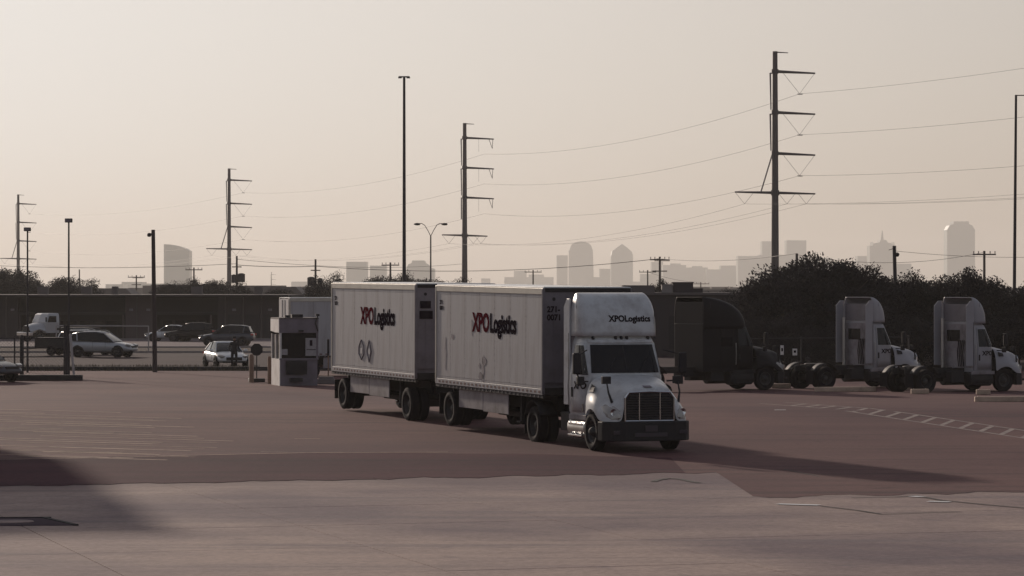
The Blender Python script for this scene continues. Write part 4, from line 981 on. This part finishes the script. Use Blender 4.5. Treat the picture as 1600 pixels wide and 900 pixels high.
for x, yt, Y, k, lb in UP:
    l, h = pole_at(x, yt, Y); T = thing('utility_pole', lb, 'utility pole', l, 0, 'utility poles'); tp[x] = Vector(l) + Vector((0, 0, h - .3))
    MB().tube([(0, 0, 0), (0, 0, h)], [.19, .13], 8).build('pole', M['pole_wood'], T, smooth=True)
    sc = Y / 440
    if k in (1, 3):
        aw = 1.3 * max(1, sc * .9)
        MB().box((0, 0, h - .4), (2 * aw, .14, .16)).build('crossarm', M['pole_wood'], T)
        for xx in (-aw + .1, -aw * .5, aw * .5, aw - .1): MB().tube([(xx, 0, h - .3), (xx, 0, h - .02)], .06, 6).build('insulator', M['insulator'], T)
    if k in (3,) or x == 213:
        MB().box((0, 0, h - 1.9), (1.9, .14, .14)).box((.3, .1, h - .55), (2.0, 1.2, .08)).build('crossarm', M['pole_wood'], T)
    if k == 2:
        MB().box((0, 0, h - 1.5), (1.3, .12, .14)).build('crossarm', M['pole_wood'], T)
        MB().lathe([(0, -.6), (.5, -.6), (.52, .5), (.3, .62), (0, .65)], (.62 if x < 400 else -.6, 0, h - 3.0), 'z', 14).lathe([(0, -.6), (.35, -.6), (.35, .5), (0, .6)], (-.4 if x < 400 else .6, 0, h - 3.1), 'z', 12).build('transformer', M['pole_dark'], T, smooth=True)
l, h = pole_at(1398, 384, 185)
T = thing('light_pole', 'dark pole with a lamp on its right in the middle of the tree row', 'light pole', l)
MB().tube([(.15, 0, 0), (-.03, 0, h)], [.13, .10], 8).build('pole', M['pole_dark'], T, smooth=True)
MB().lathe([(0, .12), (.1, .08), (.14, 0), (.08, -.12), (0, -.14)], (.14, 0, h - .5), 'z', 10).build('lamp', M['black_plastic'], T, smooth=True)
MB().tube([(-.03, 0, h - .15), (-.35, 0, h - .25)], .02).build('bracket', M['pole_dark'], T)
def W2(x0, y0, Y0, x1, y1, Y1, sag, r, lb): wire(Vector((px(x0, Y0), Y0, pz(y0, Y0))), Vector((px(x1, Y1), Y1, pz(y1, Y1))), sag, r, lb)
W2(-60, 412, 500, 370, 412, 440, .6, .03, 'low wire crossing behind the left poles and curved tower')
W2(370, 414, 440, 493, 416, 430, .15, .04, 'heavy low wire between the two transformer poles')
W2(493, 416, 430, 1031, 404, 420, 1.1, .035, 'long low wire from the right transformer pole to the wide-armed pole')
W2(370, 405, 440, 726, 412, 590, .9, .025, 'upper low wire left of the tall mast')
W2(1031, 404, 420, 1245, 396, 330, .5, .03, 'low wire from the wide-armed pole into the right trees')
W2(1245, 398, 330, 1538, 394, 360, 1.0, .02, 'low wire above the right tree row')
W2(1398, 392, 185, 1700, 398, 190, .25, .010, 'thin wire running right from the pole in the tree row')
W2(1012, 425, 640, 1095, 441, 800, .5, .03, 'short wire between the two small poles above the dark tractor')

# ------------------------------------------------------------------ trees
def leaf_cloud(seed, clumps, rx, ry, rz, zc, per, leaf, cr, flat=.55):
    r = random.Random(seed); b = MB(); V = b.v; Fc = b.f
    for c in range(clumps):
        while True:
            p = Vector((r.uniform(-1, 1), r.uniform(-1, 1), r.uniform(-1, 1)))
            if .15 < p.length < 1: break
        p = p * (p.length ** -.35)
        if p.length > 1: p.normalize()
        if p.z < -flat: p.z = -flat * r.random()
        s_ = r.uniform(.75, 1.12)
        ce = Vector((p.x * rx * s_, p.y * ry * s_, zc + p.z * rz * s_)); q = cr * r.uniform(.5, 1.25)
        for i in range(int(per * q / cr)):
            d = Vector((r.gauss(0, 1), r.gauss(0, 1), r.gauss(0, 1))).normalized() * q * (r.random() ** .45) * 1.05; d.z *= .8
            a = Vector((r.gauss(0, 1), r.gauss(0, 1), r.gauss(0, 1))).normalized(); t = a.orthogonal().normalized(); w_ = a.cross(t)
            l_ = leaf * r.uniform(.6, 1.3); o = ce + d; n = len(V)
            V += [tuple(o - t * l_), tuple(o - w_ * l_ * .5), tuple(o + t * l_), tuple(o + w_ * l_ * .5)]
            Fc.append((n, n + 1, n + 2, n + 3))
    return b
def make_tree(label, name, seed, h, rx, rz, clumps, per, leaf, cr, m='leaf', low=.3):
    T = thing(name, label, 'tree')
    zc = h - rz * .98
    r = random.Random(seed); b = MB(); b.tube([(0, 0, -.3), (.08, .05, h * .2), (0, .1, zc)], [.22, .17, .12], 8); b.build('trunk', M['bark'], T, smooth=True)
    for k in range(7):
        a = r.uniform(0, 6.28); z = h * r.uniform(.18, .4); e = Vector((math.cos(a) * rx * .75, math.sin(a) * rx * .75, zc + rz * r.uniform(-.2, .6)))
        MB().tube([(0, .05, z), (e.x * .4, e.y * .4, (z + e.z) / 2 + .3), tuple(e)], [.10, .06, .02], 5).build('limb', M['bark'], T)
    leaf_cloud(seed, clumps, rx, rx, rz, zc, per, leaf, cr, low).build('crown', M[m], T, fix=False)
    return T
protos = [make_tree('', 'live_oak', 11, 6.0, 3.2, 2.6, 120, 230, .095, .85, 'leaf_dark', .95), make_tree('', 'live_oak', 12, 6.0, 3.4, 2.7, 120, 230, .09, .9, 'leaf_dark', .95), make_tree('', 'live_oak', 13, 6.0, 3.0, 2.7, 120, 220, .095, .8, 'leaf', .95)]
for p in protos: KIDS[p.name] = kids(p)
used = [0, 0, 0]
def put_tree(i, x, ytop, Y, label, wide=1.0, rz=None, group='trees'):
    p = protos[i % 3]; h = pz(ytop, Y) - g(Y)
    o = p if not used[i % 3] else copy_tree(p)
    used[i % 3] += 1
    o.location = (px(x, Y), Y, g(Y)); s_ = h / 6.45; o.scale = (s_ * wide, s_ * wide, s_); o.rotation_euler.z = i * 1.7 if rz is None else rz
    o['label'] = label; o['group'] = group; return o
RT = [(1206, 424, 176), (1232, 402, 180), (1272, 392, 184), (1312, 396, 178), (1348, 414, 182), (1384, 430, 188), (1424, 427, 183), (1460, 422, 186), (1500, 416, 180), (1534, 424, 186), (1578, 445, 184), (1618, 436, 182)]
rl = ['leftmost oak of the right tree row, behind the tallest pole base', 'oak just right of the tallest steel pole', 'highest oak of the row, crown rounding above the middle day cab', 'oak with broken crown edge right of the highest one',
      'oak left of the pole with a lamp in the tree row', 'low oak directly behind the pole with a lamp', 'oak right of the pole with a lamp', 'oak below the left side of the octagonal tower', 'oak below the octagonal tower',
      'oak behind the cab of the rightmost tractor, under the T-shaped pole', 'low oak left of the right-edge mast', 'oak cut off by the right edge']
for i, (x, yt, Y) in enumerate(RT): put_tree(i, x, yt, Y, rl[i], .95, group='dark oaks behind the parked tractors')
RB = [(1192, 456, 196, 'low dark bush at the left end of the right tree row'), (1215, 440, 200, 'bush filling the gap left of the oaks'), (1290, 470, 192, 'low bush under the highest oak'), (1340, 470, 196, 'low bush behind the middle day cab roof'),
      (1480, 462, 198, 'low bush behind the rightmost tractor fairing'), (1530, 466, 194, 'low bush right of the rightmost tractor fairing'), (1255, 480, 190, 'low bush behind the fence right of the dark tractor'), (1565, 470, 192, 'low bush beside the right-edge mast'), (1315, 500, 172, 'knee-high shrub seen past the middle day cab fairing'), (1385, 492, 175, 'low shrub at the foot of the pole with a lamp'), (1440, 495, 174, 'low shrub behind the gap between the two white tractors'), (1590, 490, 178, 'low shrub behind the hood of the rightmost tractor'), (1205, 488, 170, 'low shrub above the nose of the dark tractor')]
for i, (x, yt, Y, lb) in enumerate(RB): put_tree(i + 1, x, yt, Y, lb, 1.35, rz=i * 2.3, group='low bushes behind the tractors')
LT = [(8, 412, 380, 'tall tree at the left edge behind the low building', 1.1), (-30, 422, 385, 'tree cut off by the left edge', 1.0), (38, 424, 390, 'tree beside the pale far transmission pole', .8), (100, 426, 400, 'round tree behind the pole at the fence end', .8), (126, 435, 398, 'small tree right of the round one', .8), (78, 446, 396, 'low tree left of the round one', .9),
      (262, 437, 370, 'bushy tree left in the clump above the low building', .7), (285, 433, 372, 'bushy tree below the small utility pole', .7), (310, 436, 368, 'bushy tree in the middle of the clump', .75), (335, 431, 374, 'bushy tree left of the left steel pole', .7), (356, 438, 370, 'bushy tree at the foot of the left steel pole', .8),
      (392, 449, 376, 'low tree right of the transformer pole', .9), (435, 446, 380, 'low tree above the booth roof', .8), (508, 424, 330, 'dark tree beside the right transformer pole', .65), (530, 436, 335, 'dark tree touching the rear trailer corner', .6),
      (592, 425, 330, 'leafy tree above the rear trailer roof, left part', .8), (612, 424, 334, 'leafy tree just left of the tall mast', .75), (640, 428, 338, 'leafy tree just right of the tall mast', .8), (668, 429, 342, 'leafy tree at the foot of the street lamp', .8), (700, 433, 345, 'low leafy tree left of the second steel pole', .9),
      (1040, 434, 300, 'tree behind the roof of the moving tractor', .6), (1058, 438, 305, 'small tree right of the wide-armed pole', .6), (1118, 450, 300, 'low bush above the dark sleeper tractor', .8), (1150, 452, 310, 'low bush left of the right tree row', .8)]
for i, (x, yt, Y, lb, wd) in enumerate(LT): put_tree(i, x, yt, Y, lb, wd * 1.05, rz=i * 2.1, group='trees behind the low buildings')
# weeds along the fence line
r5 = random.Random(5); b = MB()
for i in range(5200):
    x = r5.uniform(-60, 400); y = r5.uniform(576.5, 581); X, Y = gp(x, y); Y += 2
    hh = r5.uniform(.05, .30); a = r5.uniform(0, 6.28); dx_, dy_ = math.cos(a) * .03, math.sin(a) * .03
    b.add([(X - dx_, Y - dy_, g(Y)), (X + dx_, Y + dy_, g(Y)), (X + r5.uniform(-.1, .1), Y, g(Y) + hh)], [(0, 1, 2)])
tag(b.build('weed_strip', M['grass_blade'], fix=False), 'dry weeds along the edge between yard and parking lot', 'weeds', kind='stuff')

# ------------------------------------------------------------------ low buildings
Yh = 305
def lowbox(T, x0, x1, y0, y1, d0, d1, m, name):
    """front face between photo columns x0..x1 and rows y0 (top) .. y1, d0..d1 metres behind the facade line"""
    Xa, Xb = px(x0, Yh), px(x1, Yh); za, zb = pz(y1, Yh), pz(y0, Yh)
    return MB().box(((Xa + Xb) / 2, Yh + (d0 + d1) / 2, (za + zb) / 2), (Xb - Xa, d1 - d0, zb - za)).build(name, M[m], T)
T = thing('low_building', 'long low dark building with recessed canopies across the far road at left', 'building')
lowbox(T, -180, 452, 463, 540, 2.2, 22, 'recess_shade', 'wall')  # recess shade put into the near-black wall colour
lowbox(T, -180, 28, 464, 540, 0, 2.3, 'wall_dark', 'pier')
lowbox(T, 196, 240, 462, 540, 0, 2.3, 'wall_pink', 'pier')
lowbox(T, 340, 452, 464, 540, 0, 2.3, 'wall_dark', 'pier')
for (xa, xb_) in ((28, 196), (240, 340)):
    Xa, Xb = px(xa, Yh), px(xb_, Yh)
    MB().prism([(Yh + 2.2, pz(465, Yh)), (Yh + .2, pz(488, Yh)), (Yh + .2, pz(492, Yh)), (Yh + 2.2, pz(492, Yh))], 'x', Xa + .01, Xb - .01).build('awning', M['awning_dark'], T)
for x in (30, 192, 243, 329): MB().tube([(px(x, Yh), Yh + .3, g(Yh)), (px(x, Yh), Yh + .3, pz(490, Yh))], .10, 6).build('column', M['wall_pink'], T)
for k in range(7):
    xa = 44 + k * 21; w_ = MB().box((px(xa, Yh), Yh + 2.17, pz(515, Yh)), (.95, .08, 1.7)).build('window', M['glass'], T)
    MB().box((px(xa, Yh), Yh + 2.11, pz(501, Yh)), (1.05, .06, .07)).box((px(xa, Yh), Yh + 2.11, pz(529, Yh)), (1.05, .06, .07)).build('frame', M['awning_dark'], w_)
for k in range(4):
    xa = 258 + k * 19; MB().box((px(xa, Yh), Yh + 2.17, pz(515, Yh)), (.85, .08, 1.7)).build('window', M['glass'], T)
MB().box((px(136, Yh), Yh + 10, pz(463, Yh) + .08), ((452 + 180) * Yh / F, 24, .16)).build('roof_edge', M['wall_dark'], T)
for x in (10, 214, 352, 380, 408, 436): MB().tube([(px(x, Yh), Yh - .06, g(Yh)), (px(x, Yh), Yh - .06, pz(464, Yh))], .06, 6).build('downpipe', M['roof_grey'], T)
for x in (20, 205, 232, 366, 422): MB().box((px(x, Yh), Yh - .12, pz(484, Yh)), (.35, .22, .22)).build('wall_lamp', M['booth_grey'], T)
for x in (366, 394, 422): MB().box((px(x, Yh), Yh - .03, g(Yh) + 1.2), (1.3, .06, 2.3)).build('door', M['awning_dark'], T)
for x0, x1, y0, lb in ((60, 75, 452, 'small dark box on the low building roof, left'), (128, 143, 455, 'small grey box on the low building roof, right'), (176, 184, 457, 'tiny vent box on the roof left of the thick wooden pole'), (300, 316, 456, 'roof box in front of the bushy trees'), (398, 410, 457, 'roof vent left of the guard booth')):
    o = MB().box((0, 0, .4), ((x1 - x0) * 330 / F, 1.2, .9)).build('roof_unit', M['roof_grey'], None, bevel=.03, loc=(px((x0 + x1) / 2, 318), 318, pz(463, 305) + .1)); tag(o, lb, 'roof unit')
# pale shed roofs beyond
for x0, x1, yt, Y, lb, m in ((58, 130, 451, 420, 'grey shed roof behind the round tree', 'roof_grey'), (0, 60, 455, 410, 'dark shed at the left edge under the trees', 'roof_grey'), (150, 205, 451, 560, 'long pale roof right of the round tree', 'roof_grey'),
                             (415, 470, 448, 500, 'pale gable roof above the booth', 'building_side'), (478, 560, 452, 470, 'dark shed behind the booth trailer', 'wall_dark'), (560, 760, 447, 420, 'long grey shed hidden by trees above the trailers', 'roof_grey')):
    T = thing('shed', lb, 'building', (px((x0 + x1) / 2, Y), Y, g(Y))); w_ = (x1 - x0) * Y / F / 2; h = pz(yt, Y) - g(Y)
    MB().box((0, 6, h * .4), (w_ * 2, 12, h * .8)).build('wall', M[m], T)
    MB().prism([(-w_ - .3, h * .8), (w_ + .3, h * .8), (w_ * .7, h), (-w_ * .7, h)], 'y', -.3, 12.3).build('roof', M['roof_grey'], T)
# dark warehouse behind the parked sleeper tractor
Yq = 215
T = thing('warehouse', 'low dark warehouse behind the parked sleeper tractor', 'building')
MB().box((px(1105, Yq), Yq + 7, (pz(461, Yq) + g(Yq)) / 2), (300 * Yq / F, 14, pz(461, Yq) - g(Yq))).build('wall', M['wall_dark'], T)
MB().box((px(1105, Yq), Yq + 7, pz(461, Yq) + .08), (304 * Yq / F, 14.4, .16)).build('roof', M['roof_grey'], T)
MB().box((px(1000, Yq), Yq + 4, pz(455, Yq) + .0), (2.2, 3, .8)).build('roof_unit', M['roof_grey'], T)
for x in (1055, 1085, 1110, 1140, 1172, 1200): MB().box((px(x, Yq), Yq - .02, g(Yq) + 1.6), (.9, .06, 2.2)).build('door', M['awning_dark'], T)
for k, (x, yt, w_, lb) in enumerate(((1046, 449, .55, 'pale square box unit on the warehouse roof'), (1070, 445, 1.0, 'large dark roof unit on the warehouse'), (1094, 455, .45, 'small roof vent on the warehouse'))):
    h = pz(yt, Yq) - pz(461, Yq); o = MB().box((0, 0, h / 2), (w_ * 1.4, 1.2, h)).box((0, 0, h), (w_ * 1.5, 1.3, .06)).build('roof_unit', M['building_side' if k == 0 else 'wall_dark'], None, loc=(px(x, Yq), Yq + 3, pz(461, Yq) + .16)); tag(o, lb, 'roof unit')
# terminal building, out of frame to the left; its shadow falls on the apron
T = thing('terminal_building', 'grey terminal building standing beyond the left edge, its shadow on the concrete', 'building', (-17.2, 80.0, g(70)), R(12.4))
MB().box((-15, 12, 3.25), (30, 24, 6.5)).build('wall', M['building_side'], T)
MB().box((-15, 12, 6.55), (30.2, 24.2, .12)).build('roof', M['roof_grey'], T)
for k in range(5):
    MB().box((-3.5 - 5 * k, -.04, 2.2), (2.7, .08, 3.0)).build('dock_door', M['wall_pink'], T)

# ------------------------------------------------------------------ skyline
SK = 'downtown skyline in the haze'
def tower(label, segs, Y=5600, m='tower_stone', depth=45, name='office_tower'):
    """segs: outline polygon in photo pixels (x, y)"""
    Y *= 1.7; depth *= 1.7
    x0 = sum(p[0] for p in segs) / len(segs); T = thing(name, label, 'building', (px(x0, Y), Y, 0), 0, SK)
    MB().prism([((x - x0) * Y / F, max(-3.0, pz(y, Y)) if y < 455 else -3.0) for x, y in segs], 'y', 0, depth).build('tower_body', M[m], T)
    return T
def blk(x0, x1, y, label, Y=5600, m='tower_stone', crown=None):
    T = tower(label, [(x0, 460), (x0, y), (x1, y), (x1, 460)], Y, m, name='office_building')
    Y *= 1.7; k = (x1 - x0) * Y / F
    MB().box((k * .05, 20, pz(y, Y) + 2), (k * .45, 20, 5)).build('penthouse', M[m], T) if crown else None
    return T
arc = lambda x0, x1, ys, yt, n=8: [((x0 + x1) / 2 - (x1 - x0) / 2 * math.cos(math.pi * k / n), ys - (ys - yt) * math.sin(math.pi * k / n)) for k in range(n + 1)]
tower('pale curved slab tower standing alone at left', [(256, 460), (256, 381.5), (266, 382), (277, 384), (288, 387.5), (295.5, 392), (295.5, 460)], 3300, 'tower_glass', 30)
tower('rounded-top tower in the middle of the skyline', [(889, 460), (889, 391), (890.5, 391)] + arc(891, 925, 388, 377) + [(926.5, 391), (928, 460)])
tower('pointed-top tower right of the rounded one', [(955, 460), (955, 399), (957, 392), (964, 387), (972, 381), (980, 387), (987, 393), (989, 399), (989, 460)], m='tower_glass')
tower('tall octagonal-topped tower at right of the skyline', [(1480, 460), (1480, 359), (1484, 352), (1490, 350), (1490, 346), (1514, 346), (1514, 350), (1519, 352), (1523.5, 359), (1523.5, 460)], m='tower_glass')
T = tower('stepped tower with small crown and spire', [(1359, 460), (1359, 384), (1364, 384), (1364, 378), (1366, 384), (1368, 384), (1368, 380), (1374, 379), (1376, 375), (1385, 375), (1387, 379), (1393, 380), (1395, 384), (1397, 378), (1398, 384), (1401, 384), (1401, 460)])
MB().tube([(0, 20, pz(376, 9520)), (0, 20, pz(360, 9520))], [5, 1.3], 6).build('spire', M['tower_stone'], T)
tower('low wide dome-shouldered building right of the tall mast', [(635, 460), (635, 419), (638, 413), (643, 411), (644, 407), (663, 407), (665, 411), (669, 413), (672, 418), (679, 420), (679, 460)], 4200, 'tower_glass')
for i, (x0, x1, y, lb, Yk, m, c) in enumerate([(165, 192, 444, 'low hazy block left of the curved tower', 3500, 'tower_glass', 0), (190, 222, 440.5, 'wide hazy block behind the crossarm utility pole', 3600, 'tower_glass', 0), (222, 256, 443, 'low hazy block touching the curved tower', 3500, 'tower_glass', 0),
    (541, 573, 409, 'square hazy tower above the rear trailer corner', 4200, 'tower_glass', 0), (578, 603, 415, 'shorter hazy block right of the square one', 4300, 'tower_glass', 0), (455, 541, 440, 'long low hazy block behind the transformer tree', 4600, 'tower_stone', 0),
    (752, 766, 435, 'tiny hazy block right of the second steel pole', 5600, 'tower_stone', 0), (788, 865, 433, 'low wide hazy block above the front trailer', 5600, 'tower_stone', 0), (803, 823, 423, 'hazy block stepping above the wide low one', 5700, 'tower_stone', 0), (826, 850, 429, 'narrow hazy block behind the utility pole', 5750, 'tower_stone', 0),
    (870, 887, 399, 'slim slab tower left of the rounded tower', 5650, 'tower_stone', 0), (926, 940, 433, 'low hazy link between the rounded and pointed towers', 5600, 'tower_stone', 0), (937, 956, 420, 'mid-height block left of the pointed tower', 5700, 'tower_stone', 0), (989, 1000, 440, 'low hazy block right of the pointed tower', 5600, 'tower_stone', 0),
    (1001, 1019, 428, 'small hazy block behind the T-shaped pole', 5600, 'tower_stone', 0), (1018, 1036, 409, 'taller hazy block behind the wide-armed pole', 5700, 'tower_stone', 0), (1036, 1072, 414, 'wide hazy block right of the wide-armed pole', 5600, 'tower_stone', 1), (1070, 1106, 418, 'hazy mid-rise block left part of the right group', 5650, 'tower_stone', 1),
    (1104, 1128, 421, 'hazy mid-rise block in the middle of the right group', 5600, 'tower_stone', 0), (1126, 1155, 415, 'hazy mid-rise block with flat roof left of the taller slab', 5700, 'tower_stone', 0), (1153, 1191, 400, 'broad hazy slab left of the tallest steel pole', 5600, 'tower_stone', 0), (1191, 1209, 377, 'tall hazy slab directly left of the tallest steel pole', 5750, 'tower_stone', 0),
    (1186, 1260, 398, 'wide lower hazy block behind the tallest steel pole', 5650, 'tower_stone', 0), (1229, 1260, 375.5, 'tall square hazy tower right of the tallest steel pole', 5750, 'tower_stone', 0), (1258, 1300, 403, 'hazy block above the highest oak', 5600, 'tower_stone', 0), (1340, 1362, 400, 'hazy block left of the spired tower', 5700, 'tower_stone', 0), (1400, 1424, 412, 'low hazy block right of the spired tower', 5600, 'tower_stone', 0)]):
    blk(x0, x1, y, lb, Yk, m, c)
b = MB(); rr = random.Random(8)
for i in range(230):
    Y = rr.uniform(700, 2600); X = rr.uniform(-.2, .2) * Y; h = rr.uniform(2.5, 7); b.box((X, Y, g(Y) + h / 2), (rr.uniform(12, 45), 14, h))
tag(b.build('far_city_roofs', M['roof_grey']), 'mass of low roofs far off below the skyline', 'city', kind='stuff')

# ------------------------------------------------------------------ haze
b = MB(); b.box((0, 7400, 108), (9800, 15000, 226))
hz = b.build('haze', bpy.data.materials.new('haze'), None); tag(hz, kind='stuff')
hm = hz.data.materials[0]; hm.use_nodes = True; nt = hm.node_tree; nt.nodes.clear()
pv = nt.nodes.new('ShaderNodeVolumePrincipled'); pv.inputs['Density'].default_value = 1.05e-4; pv.inputs['Color'].default_value = (.93, .905, .87, 1); pv.inputs['Anisotropy'].default_value = .32
ou = nt.nodes.new('ShaderNodeOutputMaterial'); nt.links.new(pv.outputs[0], ou.inputs['Volume'])
